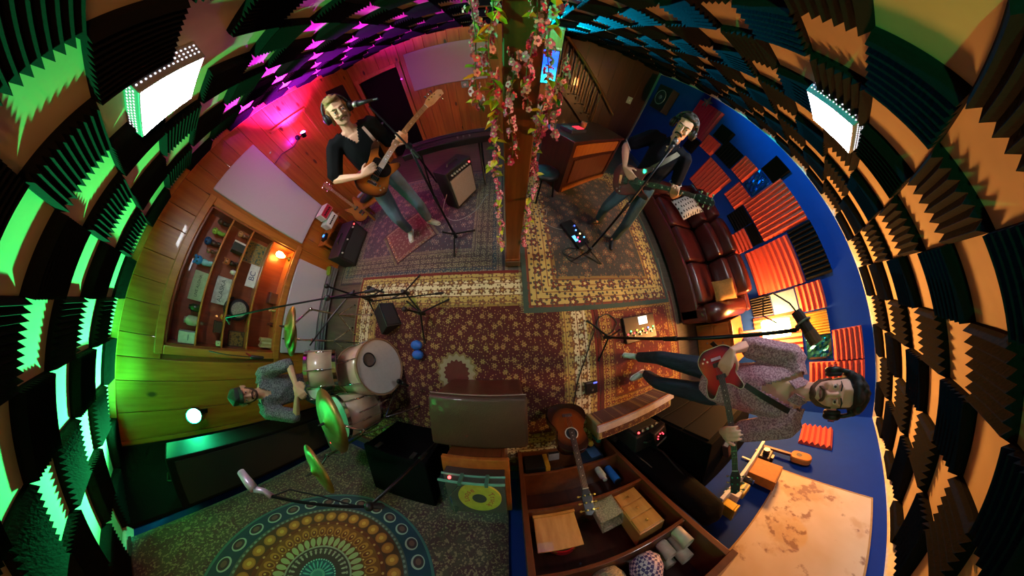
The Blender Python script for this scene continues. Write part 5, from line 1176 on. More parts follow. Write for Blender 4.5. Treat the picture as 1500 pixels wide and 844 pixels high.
cable('stand_cable', 'black cable coiled around the foot of the tall microphone stand', [(1.10, -0.20, 0.03), (1.02, 0.02, 0.03), (1.18, 0.10, 0.03), (1.30, -0.02, 0.03), (1.16, -0.14, 0.03), (1.02, -0.04, 0.03), (1.06, 0.08, 0.03), (0.86, -0.3, 0.03), (0.72, -0.62, 0.03), (0.66, -0.9, 0.03)], '161412', 0.007)
cable('couch_cable', 'thin pale cable along the front of the couch', [(2.47, 0.9, 0.03), (2.40, 0.5, 0.036), (2.44, 0.2, 0.036), (2.40, -0.1, 0.03), (2.47, -0.4, 0.03)], '6a665c', 0.004)

# ================================================================== flower garlands
def leaf_mesh(L, W_):
    m = MB(); m.add([V((0, 0, 0)), V((L * 0.35, W_, 0.006)), V((L * 0.7, W_ * 0.7, 0.004)), V((L, 0, -0.006)), V((L * 0.7, -W_ * 0.7, 0.004)), V((L * 0.35, -W_, 0.006)), V((L * 0.4, 0, -0.004)), V((L * 0.7, 0, -0.005))],
                    [(0, 1, 6), (1, 2, 7, 6), (2, 3, 7), (0, 6, 5), (6, 7, 4, 5), (7, 3, 4)]); return m.mesh('leaf')
LEAFM = [M('a8b428', 0.5), M('5a8a24', 0.5), M('d8cc2a', 0.5)]
leaves = []
for k, mt in enumerate(LEAFM):
    me = leaf_mesh((0.045, 0.038, 0.055)[k], (0.013, 0.010, 0.017)[k]); me.materials.append(mt); leaves.append(me)
def flower_mesh(c1, c2):
    m = MB()
    for k in range(5):
        a = 2 * PI * k / 5; p = V((math.cos(a), math.sin(a), 0)); s = V((-math.sin(a), math.cos(a), 0))
        m.add([V((0, 0, 0)), p * 0.006 + s * 0.006 + V((0, 0, 0.003)), p * 0.012 + s * 0.0055 + V((0, 0, 0.003)), p * 0.0145 + V((0, 0, 0.0)), p * 0.012 - s * 0.0055 + V((0, 0, 0.003)), p * 0.006 - s * 0.006 + V((0, 0, 0.003))], [(0, 1, 2, 3, 4, 5)])
    m.mat(1); m.ell((0, 0, 0.004), 0.0045, sub=1); me = m.mesh('flower'); me.materials.append(M(c1, 0.6)); me.materials.append(M(c2, 0.6)); return me
fl = [flower_mesh('f27aa4', 'fff0e8'), flower_mesh('f8b8c8', 'd84a78'), flower_mesh('e83e74', 'f8d0d0')]
rg = random.Random(3)
def garland(label, x, y, z0, z1, sway=0.012, dens=1.0, big=0.3, lp=0.26):
    t = thing('flower_garland', label, 'garland', (x, y, z1), 0, 'garlands on the post')
    H_ = z1 - z0; n = int(H_ / 0.05) + 2; pts = [V((sway * math.sin(k * 0.9 + x * 40), sway * 0.6 * math.cos(k * 0.7 + y * 9), -H_ * k / (n - 1))) for k in range(n)]
    part('stem', MB().tube(pts, 0.0022, 5), M('4a5a1c', 0.6), t)
    k = 0.0
    while k < H_:
        i = min(n - 1, int(k / H_ * (n - 1))); p = pts[i].lerp(pts[min(n - 1, i + 1)], (k / H_ * (n - 1)) % 1)
        a = rg.uniform(0, 2 * PI); off = V((math.cos(a), math.sin(a), 0)) * rg.uniform(0.004, 0.022)
        q = V((off.x, off.y, rg.uniform(-0.3, 0.5) * 0.02)).to_track_quat('Z', 'Y').to_matrix().to_4x4()
        link('flower', fl[rg.choice((0, 0, 1, 1, 2))], (), t, mw=Matrix.Translation(p + off) @ q @ Matrix.Scale(rg.uniform(0.85, 1.35), 4))
        if rg.random() < lp:
            a = rg.uniform(0, 2 * PI); kk = 2 if rg.random() < big else rg.choice((0, 1))
            link('leaf', leaves[kk], (), t, mw=Matrix.Translation(p) @ Euler((rg.uniform(-0.5, 0.5), rg.uniform(-0.3, 0.9), a)).to_matrix().to_4x4())
        k += rg.uniform(0.009, 0.015) / dens
ZT = ZC - 0.02
garland('outermost left hanging flower strand, ending beside the white panel', -0.088, 0.745, 1.46, ZT, 0.008)
garland('left leafy garland with yellow leaves hugging the post', -0.035, 0.745, 1.20, ZT, 0.010, 0.8, 0.75, 0.7)
garland('short left garland low on the post near its foot', -0.045, 0.75, 0.42, 1.22, 0.014)
garland('front garland crossing the post face at eye height', 0.028, 0.735, 1.22, 1.66, 0.010)
garland('upper front garland right of the post middle', 0.085, 0.735, 1.46, ZT, 0.010)
garland('right leafy garland with yellow leaves beside the screen', 0.145, 0.75, 1.36, ZT, 0.012, 0.8, 0.75, 0.6)
garland('outermost right hanging flower strand', 0.205, 0.76, 1.34, 1.66, 0.012)
garland('short right garland low on the post near its foot', 0.155, 0.765, 0.40, 1.20, 0.014)
garland('middle right garland between the screen and the counter', 0.155, 0.80, 1.10, 1.50, 0.012)

# ================================================================== guitars
def smooth_loop(pts, k=5):
    out = []; n = len(pts); P = [V((p[0], p[1], 0)) for p in pts]
    for i in range(n):
        a, b, c, d = P[i - 1], P[i], P[(i + 1) % n], P[(i + 2) % n]
        for j in range(k):
            s = j / k; q = 0.5 * ((2 * b) + (c - a) * s + (2 * a - 5 * b + 4 * c - d) * s * s + (3 * b - a - 3 * c + d) * s ** 3); out.append((q.x, q.y))
    return out
OUT = {
 'bass': [(-.23, 0), (-.22, .09), (-.15, .155), (-.05, .14), (.03, .12), (.10, .135), (.18, .165), (.235, .15), (.215, .11), (.14, .075), (.115, .03), (.115, -.04), (.14, -.08), (.17, -.115), (.15, -.145), (.09, -.135), (.02, -.115), (-.06, -.145), (-.15, -.16), (-.215, -.10)],
 'sg': [(-.19, 0), (-.18, .09), (-.12, .15), (-.03, .145), (.04, .12), (.10, .135), (.165, .155), (.185, .13), (.13, .085), (.10, .03), (.10, -.03), (.13, -.085), (.185, -.13), (.165, -.155), (.10, -.135), (.04, -.12), (-.03, -.145), (-.12, -.15), (-.18, -.09)],
 'double': [(-.20, 0), (-.19, .10), (-.12, .16), (-.03, .15), (.04, .12), (.10, .135), (.155, .15), (.175, .12), (.13, .07), (.11, .03), (.11, -.03), (.15, -.06), (.205, -.10), (.185, -.14), (.11, -.14), (.04, -.12), (-.03, -.15), (-.12, -.16), (-.19, -.10)],
 'acoustic': [(-.25, 0), (-.24, .10), (-.18, .18), (-.09, .19), (0, .14), (.05, .12), (.12, .135), (.19, .125), (.23, .08), (.24, 0), (.23, -.08), (.19, -.125), (.12, -.135), (.05, -.12), (0, -.14), (-.09, -.19), (-.18, -.18), (-.24, -.10)]}
def burst(name, inner, outer, k=1.0, rough=0.18):
    n = NT(name); x, y, z = n.sep(n.coord())
    r = n.math('SQRT', n.math('ADD', n.math('MULTIPLY', n.math('MULTIPLY', x, 0.85), n.math('MULTIPLY', x, 0.85)), n.math('MULTIPLY', y, y)))
    return n.set(col=n.ramp(n.math('MULTIPLY', r, 5.0 * k), [(0.25, inner), (0.62, inner), (0.95, outer)]), rough=rough, coat=0.25)
NECKW = wood('maple_neck', '9a6a34', 'b98a50', knots=False, per=False); ROSE = M('3a241a', 0.5)
def guitar(name, label, c, head, nrm, shape, body_m, neck_len, cat='guitar', depth=0.045, guard=None, board=ROSE, hs=None, strings=6, binding=None, strap=None, pickups=2, peg=CHROME, fw=0.05, hs_len=0.17, scale=1.0, f_hole=False):
    """c = body centre, head = point the neck aims at, nrm = way its face looks"""
    x = (V(head) - V(c)).normalized(); z = V(nrm); z = (z - x * z.dot(x)).normalized(); y = z.cross(x)
    mw = basis(c, x, y, z) @ Matrix.Scale(scale, 4); t = thing(name, label, cat, mw=mw)
    ol = smooth_loop(OUT[shape]); h = depth / 2
    part('body', MB().prism(ol, -h, h, 0.012), body_m, t, bevel=0.004)
    if binding: part('binding', MB().tube([V((p[0] * 1.0, p[1] * 1.0, h * 0.75)) for p in ol + ol[:1]], 0.0035, 6), binding, t)
    x0 = 0.10; x1 = x0 + neck_len
    part('neck', MB().hull([((x0 - 0.02, 0, h - 0.004), (0.01, fw / 2, 0.014)), ((x1, 0, h - 0.004), (0.01, fw / 2 * 0.8, 0.012))]), NECKW, t, smooth=True)
    fb = part('fretboard', MB().add([V((x0 - 0.05, s * fw / 2, zz)) for s in (-1, 1) for zz in (h + 0.004, h + 0.013)] + [V((x1, s * fw / 2 * 0.8, zz)) for s in (-1, 1) for zz in (h + 0.004, h + 0.013)], [(0, 1, 3, 2), (4, 6, 7, 5), (0, 4, 5, 1), (2, 3, 7, 6), (1, 5, 7, 3), (0, 2, 6, 4)]), board, t)
    fm = MB(); dm = MB()
    for k in range(1, 21):
        xx = x1 - (neck_len + 0.26) * (1 - 2 ** (-k / 12)); xn = x1 - (neck_len + 0.26) * (1 - 2 ** (-(k - 1) / 12))
        if xx < x0 - 0.045: break
        fm.b2((xx - 0.001, -fw * 0.42, h + 0.013), (xx + 0.001, fw * 0.42, h + 0.0145))
        if k in (3, 5, 7, 9, 12, 15, 17, 19): dm.cyl(((xx + xn) / 2, 0, h + 0.013), ((xx + xn) / 2, 0, h + 0.0138), 0.0045 if not shape == 'sg' else 0.007, 8)
    part('frets', fm, CHROME, fb, kind='stuff'); part('inlays', dm, M('d8d0c0', 0.3), fb, kind='stuff')
    part('nut', MB().b2((x1 - 0.002, -fw * 0.4, h + 0.004), (x1 + 0.003, fw * 0.4, h + 0.017)), WHITE, t)
    hh = [(x1, -fw * 0.42), (x1 + hs_len * 0.3, -fw * 0.75), (x1 + hs_len, -fw * 0.62), (x1 + hs_len * 1.05, fw * 0.1), (x1 + hs_len * 0.9, fw * 0.62), (x1 + hs_len * 0.3, fw * 0.75), (x1, fw * 0.42)]
    hd = part('headstock', MB().prism(hh, h - 0.012, h + 0.004), hs or NECKW, t, bevel=0.002)
    for k in range(strings):
        sd = 1 if (k % 2 == 0 or shape == 'bass' and strings == 4 and k < 4) else -1
        if strings == 4: sd = 1 if k < 3 else -1
        xx = x1 + hs_len * (0.28 + 0.62 * ((k // 2) / 2.2 if strings == 6 else k / 3.6))
        pg = part('tuning_peg', MB().cyl((xx, sd * fw * 0.38, h - 0.012), (xx, sd * fw * 0.38, h + 0.022), 0.006, 8).tube([(xx, sd * fw * 0.6, h - 0.004), (xx, sd * fw * 1.05, h - 0.004)], 0.003, 6).ell((xx, sd * fw * 1.12, h - 0.004), (0.008, 0.010, 0.004)), peg, hd)
    part('bridge', MB().b2((-0.12, -0.045, h), (-0.09, 0.045, h + 0.014)), ROSE if shape == 'acoustic' else CHROME, t, bevel=0.003)
    if shape == 'acoustic':
        part('sound_hole', MB().cyl((0.075, 0, h), (0.075, 0, h + 0.0015), 0.05, 24), BLACK, t); part('rosette', MB().ring((0.075, 0, h + 0.002), (0, 0, 1), 0.054, 0.005, 28, 6), M('b8b0a0', 0.4), t)
    for k in range(pickups):
        xx = -0.055 + k * (0.10 if pickups > 1 else 0.06); part('pickup', MB().b2((xx - 0.018, -0.04, h), (xx + 0.018, 0.04, h + 0.012)), BLACK if shape != 'bass' else M('1a1a1a', 0.4), t, bevel=0.003)
    if guard: part('pickguard', MB().prism(smooth_loop(guard[0], 4), h + 0.0005, h + 0.003), guard[1], t)
    if shape != 'acoustic':
        for k in range(3): part('knob', MB().lathe([(0.011, 0), (0.009, 0.014)], (-0.10 - 0.03 * (k % 2) + 0.0 * k, -0.075 - 0.02 * k, h), (0, 0, 1), 10), CHROME, t)
    sm = MB()
    for k in range(strings):
        yy = (k - (strings - 1) / 2) / strings; sm.tube([(-0.10, yy * fw * 1.0, h + 0.017), (x1, yy * fw * 0.72, h + 0.0175)], 0.0008 if strings > 4 else 0.0014, 4, False)
    part('strings', sm, STEEL, t, kind='stuff')
    if strap:
        inv = mw.inverted(); pts = [inv @ V(p) for p in strap[0]]; out = []
        for i in range(len(pts) - 1):
            a, b, c_, d = pts[max(i - 1, 0)], pts[i], pts[i + 1], pts[min(i + 2, len(pts) - 1)]
            for k in range(6): s = k / 6; out.append(0.5 * ((2 * b) + (c_ - a) * s + (2 * a - 5 * b + 4 * c_ - d) * s * s + (3 * b - a - 3 * c_ + d) * s ** 3))
        out.append(pts[-1]); m = MB(); vs = []
        wn = [inv.to_3x3() @ V(q_) for q_ in strap[1]]
        for i, p in enumerate(out):
            tg = (out[min(i + 1, len(out) - 1)] - out[max(i - 1, 0)]).normalized(); f = i / (len(out) - 1) * (len(wn) - 1); nn = wn[int(f)].lerp(wn[min(len(wn) - 1, int(f) + 1)], f % 1).normalized()
            sd = tg.cross(nn).normalized() * (strap[3] if len(strap) > 3 else 0.021); vs += [p - sd, p + sd]
        m.add(vs, [(2 * i, 2 * i + 1, 2 * i + 3, 2 * i + 2) for i in range(len(out) - 1)])
        o = part('strap', m, strap[2], t); s_ = o.modifiers.new('t', 'SOLIDIFY'); s_.thickness = 0.004; s_.offset = 0
    return mw

# ================================================================== people
SKIN = [M('d4a282', 0.55, var=0.06, scale=12), M('dca690', 0.55, var=0.06, scale=12), M('cc9a7c', 0.55, var=0.06, scale=12)]
EYEW = M('d8d4cc', 0.3); IRIS = M('2a1c14', 0.3)
def ik(a, b, l1, l2, hint):
    a, b = V(a), V(b); d = b - a; L = min(d.length, (l1 + l2) * 0.999); dn = d.normalized(); b = a + dn * L
    x = (l1 * l1 - l2 * l2 + L * L) / (2 * L); h = math.sqrt(max(0.0, l1 * l1 - x * x))
    hv = V(hint); hv = (hv - dn * hv.dot(dn)).normalized(); return a + dn * x + hv * h, b
def hand(m, w, d, n, th, curl, k=1.0, spread=0.0):
    """wrist w, finger direction d, palm side n, thumb side th; curl = list of four or one number"""
    d = V(d).normalized(); n = V(n); n = (n - d * n.dot(d)).normalized(); s = d.cross(n)
    if s.dot(V(th)) < 0: s = -s
    w = V(w); kn = w + d * 0.088 * k
    m.hull([(w, 0.023 * k), (w + d * 0.03 * k + s * 0.018 * k, 0.017 * k), (w + d * 0.03 * k - s * 0.018 * k, 0.016 * k), (kn + s * 0.032 * k, 0.0125 * k), (kn - s * 0.034 * k, 0.011 * k)])
    cu = curl if isinstance(curl, (list, tuple)) else [curl] * 4
    for i, L in enumerate((0.074, 0.083, 0.077, 0.060)):
        p = kn + s * (0.032 - 0.022 * i) * k; a = cu[i] * 0.6; items = [(p, 0.0098 * k)]
        for j, fr in enumerate((0.45, 0.31, 0.24)):
            dd = (d * math.cos(a) + n * math.sin(a) + s * spread * (1.5 - i) * 0.15).normalized(); p = p + dd * L * fr * k; items.append((p, (0.0092, 0.0084, 0.0075)[j] * k)); a += cu[i] * (0.9, 0.7)[min(j, 1)]
        m.chain(items)
    p = w + d * 0.028 * k + s * 0.026 * k; dd = (d * 0.62 + s * 0.72 + n * 0.32).normalized(); q = p + dd * 0.045 * k; dd2 = (d * 0.85 + s * 0.25 + n * 0.45).normalized()
    m.chain([(p, 0.0145 * k), (q, 0.0115 * k), (q + dd2 * 0.034 * k, 0.0092 * k)])

def person(name, label, base, face, H, st, feet, rh, lh, seat=None, head_rot=(0, 0, 0), lean=(0, 0, 0)):
    """base on the floor, face = way the body looks; rh / lh = (wrist, fingers, palm, thumb, curl, elbow hint) in world space"""
    f = V((face[0], face[1], 0)).normalized(); r = V((f.y, -f.x, 0)); root = basis((base[0], base[1], 0), r, f, (0, 0, 1)); inv = root.inverted(); i3 = inv.to_3x3()
    t = thing(name, label, 'person', mw=root); S_ = H / 1.78
    pz = (0.95 * S_) if seat is None else seat + 0.10
    dz = pz - 0.95 * S_; ln = V(lean)
    def P(x, y, z):
        zz = z * S_ + dz; k = max(0, (z - 0.95)) / 0.83; return V((x * S_, y * S_, zz)) + ln * k
    zf = st.get('zf', 0.022)
    # -- joints
    hip = [P(0.088, 0, 0.90), P(-0.088, 0, 0.90)]; sho = [P(0.178, -0.01, 1.425), P(-0.178, -0.01, 1.425)]
    ank = [inv @ V((feet[k][0], feet[k][1], zf + 0.085)) for k in range(2)]
    kn = []
    for k in range(2):
        q, e = ik(hip[k], ank[k], 0.44 * S_, 0.43 * S_, (0.15 if k == 0 else -0.15, 1, 0.1 if seat is None else 0.6)); kn.append(q); ank[k] = e
    arms = []
    for k, hd in enumerate((rh, lh)):
        e, w_ = ik(sho[k], inv @ V(hd[0]), 0.29 * S_, 0.265 * S_, i3 @ V(hd[5])); arms.append((e, w_))
    # -- body: one continuous surface
    m = MB()
    m.chain([(P(0, 0, 0.93), (0.15 * S_, 0.10 * S_, 0.09 * S_)), (P(0, 0.0, 1.08), (0.135 * S_, 0.095 * S_, 0.08 * S_)), (P(0, 0.005, 1.27), (0.155 * S_, 0.105 * S_, 0.11 * S_)), (P(0, -0.005, 1.40), (0.135 * S_, 0.075 * S_, 0.05 * S_))])
    m.hull([(P(0.14, -0.01, 1.415), 0.052 * S_), (P(-0.14, -0.01, 1.415), 0.052 * S_), (P(0, -0.015, 1.455), 0.055 * S_)])
    hc = P(0, 0.022, 1.636); HS = 1.07; HR = Euler((head_rot[0], head_rot[1], head_rot[2])).to_matrix()
    def Q(x, y, z): return hc + HR @ V((x * S_, y * S_, z * S_)) * HS
    def E(x, y, z, a, b, c): return (Q(x, y, z), (a * S_ * HS, b * S_ * HS, c * S_ * HS), HR)
    m.chain([(P(0, -0.012, 1.44), 0.062 * S_), (Q(0, -0.025, -0.075), 0.053 * S_), (Q(0, -0.015, -0.02), 0.055 * S_)])
    m.hull([E(0, -0.012, 0.03, 0.073, 0.092, 0.087), E(0, 0.028, -0.015, 0.062, 0.060, 0.055)]); m.hull([E(0, 0.028, -0.015, 0.064, 0.060, 0.05), E(0, 0.050, -0.085, 0.034, 0.034, 0.024), E(0.038, 0.018, -0.06, 0.018, 0.025, 0.03), E(-0.038, 0.018, -0.06, 0.018, 0.025, 0.03)])
    m.hull([E(0.03, 0.072, 0.028, 0.02, 0.014, 0.008), E(-0.03, 0.072, 0.028, 0.02, 0.014, 0.008)])
    m.hull([E(0, 0.084, 0.012, 0.008, 0.01, 0.012), E(0, 0.108, -0.028, 0.011, 0.010, 0.009)]); m.hull([E(0.012, 0.094, -0.032, 0.008, 0.010, 0.007), E(-0.012, 0.094, -0.032, 0.008, 0.010, 0.007)])
    m.hull([E(0.034, 0.066, -0.022, 0.02, 0.02, 0.018)]); m.hull([E(-0.034, 0.066, -0.022, 0.02, 0.02, 0.018)])
    for s in (-1, 1): m.hull([E(s * 0.078, -0.008, 0.008, 0.008, 0.020, 0.022), E(s * 0.074, -0.002, -0.022, 0.007, 0.012, 0.012)])
    for k in range(2):
        e, w_ = arms[k]; up = sho[k].lerp(e, 0.45); fo = e.lerp(w_, 0.3)
        m.chain([(sho[k], 0.056 * S_), (up, 0.048 * S_), (e, 0.038 * S_), (fo, 0.041 * S_), (e.lerp(w_, 0.75), 0.031 * S_), (w_, 0.025 * S_)])
        hd = (rh, lh)[k]; hand(m, w_, i3 @ V(hd[1]), i3 @ V(hd[2]), i3 @ V(hd[3]), hd[4], S_ * 1.0)
        m.chain([(hip[k], 0.08 * S_), (hip[k].lerp(kn[k], 0.5), 0.066 * S_), (kn[k], 0.048 * S_), (kn[k].lerp(ank[k], 0.35), 0.048 * S_), (ank[k], 0.034 * S_), (ank[k] + V((0, 0.03, -0.03)), 0.03 * S_)])
    link('body', remeshed(m, st.get('vox', 0.0068), 2), st['skin'], t)
    # -- face
    hm = M(st['hair'], 0.7, var=0.3, scale=90)
    for s in (-1, 1):
        eb = part('eye', MB().ell(Q(s * 0.031, 0.0735, 0.004), 0.0115 * S_), EYEW, t, smooth=True)
        part('iris', MB().ell(Q(s * 0.031, 0.0815, 0.003), 0.0062 * S_), IRIS, eb, smooth=True)
        part('upper_eyelid', MB().hull([E(s * 0.031, 0.0765, 0.0118, 0.0145, 0.010, 0.006)]), st['skin'], eb, smooth=True)
        part('lower_eyelid', MB().hull([E(s * 0.031, 0.0755, -0.0080, 0.013, 0.008, 0.004)]), st['skin'], eb, smooth=True)
        part('eyebrow', MB().chain([(Q(s * 0.015, 0.0870, 0.0265), 0.0030 * S_), (Q(s * 0.034, 0.0860, 0.031), 0.0036 * S_), (Q(s * 0.052, 0.0735, 0.027), 0.0022 * S_)]), hm, t, smooth=True)
    part('lips', MB().hull([(Q(0.0, 0.0885, -0.0555), (0.012 * S_, 0.006, 0.0032), HR), (Q(0.019, 0.080, -0.057), 0.002 * S_), (Q(-0.019, 0.080, -0.057), 0.002 * S_)]).hull([(Q(0.0, 0.0865, -0.0615), (0.011 * S_, 0.006, 0.0036), HR), (Q(0.016, 0.079, -0.059), 0.002 * S_), (Q(-0.016, 0.079, -0.059), 0.002 * S_)]), M('a8605a', 0.5), t, smooth=True)
    if st.get('beard'):
        bm_ = MB()
        rn = random.Random(4); full = st['beard'] == 'full'
        if full:
            bm_.chain([E(0.062, 0.014, -0.02, 0.006, 0.016, 0.018), E(0.048, 0.030, -0.064, 0.012, 0.020, 0.020), E(0.020, 0.062, -0.092, 0.017, 0.018, 0.014), E(-0.020, 0.062, -0.092, 0.017, 0.018, 0.014), E(-0.048, 0.030, -0.064, 0.012, 0.020, 0.020), E(-0.062, 0.014, -0.02, 0.006, 0.016, 0.018)])
            bm_.hull([E(0, 0.078, -0.082, 0.020, 0.009, 0.008), E(0, 0.060, -0.098, 0.022, 0.02, 0.011)])
        bm_.chain([E(0.030, 0.076, -0.056, 0.006, 0.008, 0.012), E(0.018, 0.088, -0.044, 0.008, 0.007, 0.006), E(-0.018, 0.088, -0.044, 0.008, 0.007, 0.006), E(-0.030, 0.076, -0.056, 0.006, 0.008, 0.012)])
        if st['beard'] == 'goatee': bm_.hull([E(0, 0.078, -0.082, 0.014, 0.009, 0.010), E(0, 0.066, -0.100, 0.014, 0.014, 0.008)])
        link('beard', remeshed(bm_, 0.0045, 2), M(st.get('beardc', st['hair']), 0.85, var=0.3, scale=120, bump=0.5), t)
    # -- hair
    h = MB(); h.hull([E(0, -0.028, 0.050, 0.081, 0.088, 0.080), E(0, -0.045, 0.0, 0.076, 0.066, 0.06)])
    h.hull([E(0.0, 0.045, 0.098, 0.05, 0.03, 0.018), E(0, -0.02, 0.10, 0.07, 0.07, 0.035)])
    rn = random.Random(len(name) + int(H * 100))
    cn, cr, spd = st.get('curls', (26, 0.016, 1.0))
    for k in range(cn):
        a = rn.uniform(0, 2 * PI); e = rn.uniform(0.02, 1.5); x, y, z = math.cos(a) * math.cos(e), math.sin(a) * math.cos(e), math.sin(e)
        if y > 0.5 and z < 0.62: continue
        h.ell(Q(x * 0.080 * spd, -0.022 + y * 0.092 * spd, 0.045 + z * 0.084 * spd), cr * S_ * rn.uniform(0.7, 1.2), sub=1)
    if st.get('long'):
        for s in (-1, 1): h.chain([E(s * 0.070, -0.01, 0.03, 0.014, 0.045, 0.03), E(s * 0.068, -0.03, -0.05, 0.012, 0.03, 0.025)])
    if not st.get('cap'):
        link('hair', remeshed(h, 0.006, 1), hm, t)
    else:
        c_ = MB().hull([E(0, -0.012, 0.055, 0.084, 0.100, 0.075), E(0, -0.02, 0.03, 0.082, 0.098, 0.02)]); cm = M(st['cap'], 0.8)
        cp = link('cap', remeshed(c_, 0.008, 2), cm, t); part('cap_brim', MB().hull([E(0, 0.10, 0.045, 0.06, 0.05, 0.006), E(0, 0.03, 0.05, 0.075, 0.04, 0.006)]), cm, cp, smooth=True)
        link('hair', remeshed(MB().hull([E(0, -0.04, -0.01, 0.078, 0.06, 0.05)]), 0.008, 1), hm, t)
    # -- shirt
    s = MB(); g = st.get('loose', 0.016)
    s.chain([(P(0, 0.0, st.get('hem', 0.93)), ((0.155 + g) * S_, (0.105 + g) * S_, 0.05 * S_)), (P(0, 0.0, 1.08), ((0.142 + g) * S_, (0.098 + g) * S_, 0.08 * S_)), (P(0, 0.005, 1.27), ((0.158 + g) * S_, (0.108 + g) * S_, 0.11 * S_)), (P(0, -0.005, 1.405), ((0.15 + g) * S_, (0.078 + g) * S_, 0.052 * S_))])
    s.hull([(P(0.15, -0.01, 1.42), (0.055 + g * 0.8) * S_), (P(-0.15, -0.01, 1.42), (0.055 + g * 0.8) * S_), (P(0, -0.018, 1.465), (0.055 + g * 0.5) * S_)])
    sl_ = st.get('sleeve', 0.75)
    for k in range(2):
        e, w_ = arms[k]
        if sl_ <= 1: s.chain([(sho[k], (0.060 + g) * S_), (sho[k].lerp(e, sl_ * 0.6), (0.052 + g * 1.1) * S_), (sho[k].lerp(e, sl_), (0.050 + g * 1.2) * S_)])
    nk = P(0, 0, 1.475); depth = st.get('vneck', 0.10) * S_; wd_ = st.get('vwide', 0.55)
    def drop(p):
        if p.z > nk.z + 0.012 and abs(p.x - ln.x * 0.6) < 0.085 * S_: return True
        if p.y > 0.02 * S_ + ln.y * 0.5 and p.z > nk.z - depth + abs(p.x - ln.x * 0.6) / wd_ * 1.0: return abs(p.x - ln.x * 0.6) < 0.09 * S_
        return p.z < P(0, 0, st.get('hem', 0.93)).z - 0.035
    sh_ = link('shirt', remeshed(s, 0.011, 3, drop), st['shirt'], t)
    so = sh_.modifiers.new('cloth', 'SOLIDIFY'); so.thickness = 0.004; so.offset = 1
    if st.get('cuff'):
        for k in range(2):
            e, w_ = arms[k]; a = sho[k].lerp(e, sl_ * 0.985); b = sho[k].lerp(e, min(1.0, sl_ * 1.06)); d_ = (e - sho[k]).normalized(); rr = (0.052 + g * 1.25) * S_
            part('sleeve_band', MB().ring(a + d_ * rr * 0.75, d_, rr * 0.86, 0.004, 20, 6), st['cuff'], sh_)
    if st.get('collar'):
        cl_ = MB()
        for sg in (-1, 1): cl_.add([P(sg * 0.055, -0.02, 1.515), P(sg * 0.075, 0.03, 1.475), P(sg * 0.05, 0.085, 1.42), P(sg * 0.012, 0.085, 1.455), P(sg * 0.035, 0.05, 1.505)], [(0, 1, 2, 3, 4)] if sg > 0 else [(4, 3, 2, 1, 0)])
        o = part('collar', cl_, st['shirt'], sh_); so = o.modifiers.new('t', 'SOLIDIFY'); so.thickness = 0.006
    # -- trousers and shoes
    j = MB(); jl = st.get('jl', 0.012)
    j.hull([(P(0, 0, 0.99), ((0.150 + jl) * S_, (0.10 + jl) * S_, 0.05 * S_)), (P(0, -0.005, 0.91), ((0.152 + jl) * S_, (0.105 + jl) * S_, 0.06 * S_))])
    for k in range(2):
        j.chain([(hip[k] + V((0, 0, 0.03)), (0.085 + jl) * S_), (hip[k].lerp(kn[k], 0.5), (0.073 + jl) * S_), (kn[k], (0.056 + jl) * S_), (kn[k].lerp(ank[k], 0.4), (0.054 + jl) * S_), (ank[k] + V((0, 0, 0.03)), (0.048 + jl * 1.2) * S_)])
    link('trousers', remeshed(j, 0.012, 2), st['jeans'], t)
    if st.get('belt'): part('belt', MB().lathe([((0.150 + jl) * S_, -0.02), ((0.152 + jl) * S_, 0.02)], P(0, 0, 1.0), (0, 0, 1), 24), st['belt'], t)
    for k in range(2):
        a = ank[k]; z0 = zf; td = V((0.12 if k == 0 else -0.12, 1, 0)).normalized() if st.get('toe') is None else (i3 @ V(st['toe'][k])).normalized()
        sm = MB().hull([(V((a.x, a.y, z0 + 0.045)) - td * 0.035, (0.036, 0.042, 0.045)), (V((a.x, a.y, z0 + 0.03)) + td * 0.10, (0.042, 0.045, 0.03)), (V((a.x, a.y, z0 + 0.026)) + td * 0.16, (0.034, 0.034, 0.022))]).hull([(a + V((0, 0, -0.01)), 0.046 * S_), (V((a.x, a.y, z0 + 0.04)) + td * 0.03, 0.04)])
        sh2 = link('shoe', remeshed(sm, 0.009, 2), st['shoe'], t)
        part('sole', MB().hull([(V((a.x, a.y, z0 + 0.006)) - td * 0.04, (0.04, 0.042, 0.006)), (V((a.x, a.y, z0 + 0.006)) + td * 0.155, (0.038, 0.038, 0.006))]), st.get('sole', WHITE), sh2)
    return dict(root=root, Q=Q, P=P, HR=HR, S=S_ * HS, sho=[root @ s_ for s_ in sho], t=t)

def headphones(pn, label, accent='1a1a1c'):
    root, Q, HR, S_ = pn['root'], pn['Q'], pn['HR'], pn['S']; c = root @ Q(0, -0.005, 0.0); t = thing('headphones', label, 'headphones', mw=Matrix.Translation(c) @ (root.to_3x3() @ HR).to_4x4(), group='headphones worn by the players')
    part('headband', MB().tube([V((math.cos(a) * 0.097, -0.01, 0.025 + math.sin(a) * 0.110)) * S_ for a in [PI * k / 14 for k in range(15)]], 0.011, 8), BLACK, t, smooth=True)
    for s in (-1, 1):
        part('ear_cup', MB().lathe([(0.030, 0.0), (0.042, 0.006), (0.044, 0.022), (0.034, 0.032), (0.01, 0.035)], V((s * 0.084, -0.005, 0.0)) * S_, (s, 0, 0), 18), BLACK, t, smooth=True)
        part('ear_pad', MB().ring(V((s * 0.083, -0.005, 0)) * S_, (1, 0, 0), 0.030, 0.013, 16, 8), M('16161a', 0.7), t, smooth=True)
        part('cup_badge', MB().lathe([(0.018, 0.0), (0.016, 0.003)], V((s * 0.119, -0.005, 0)) * S_, (s, 0, 0), 14), M(accent, 0.3, 0.6), t)
    return t

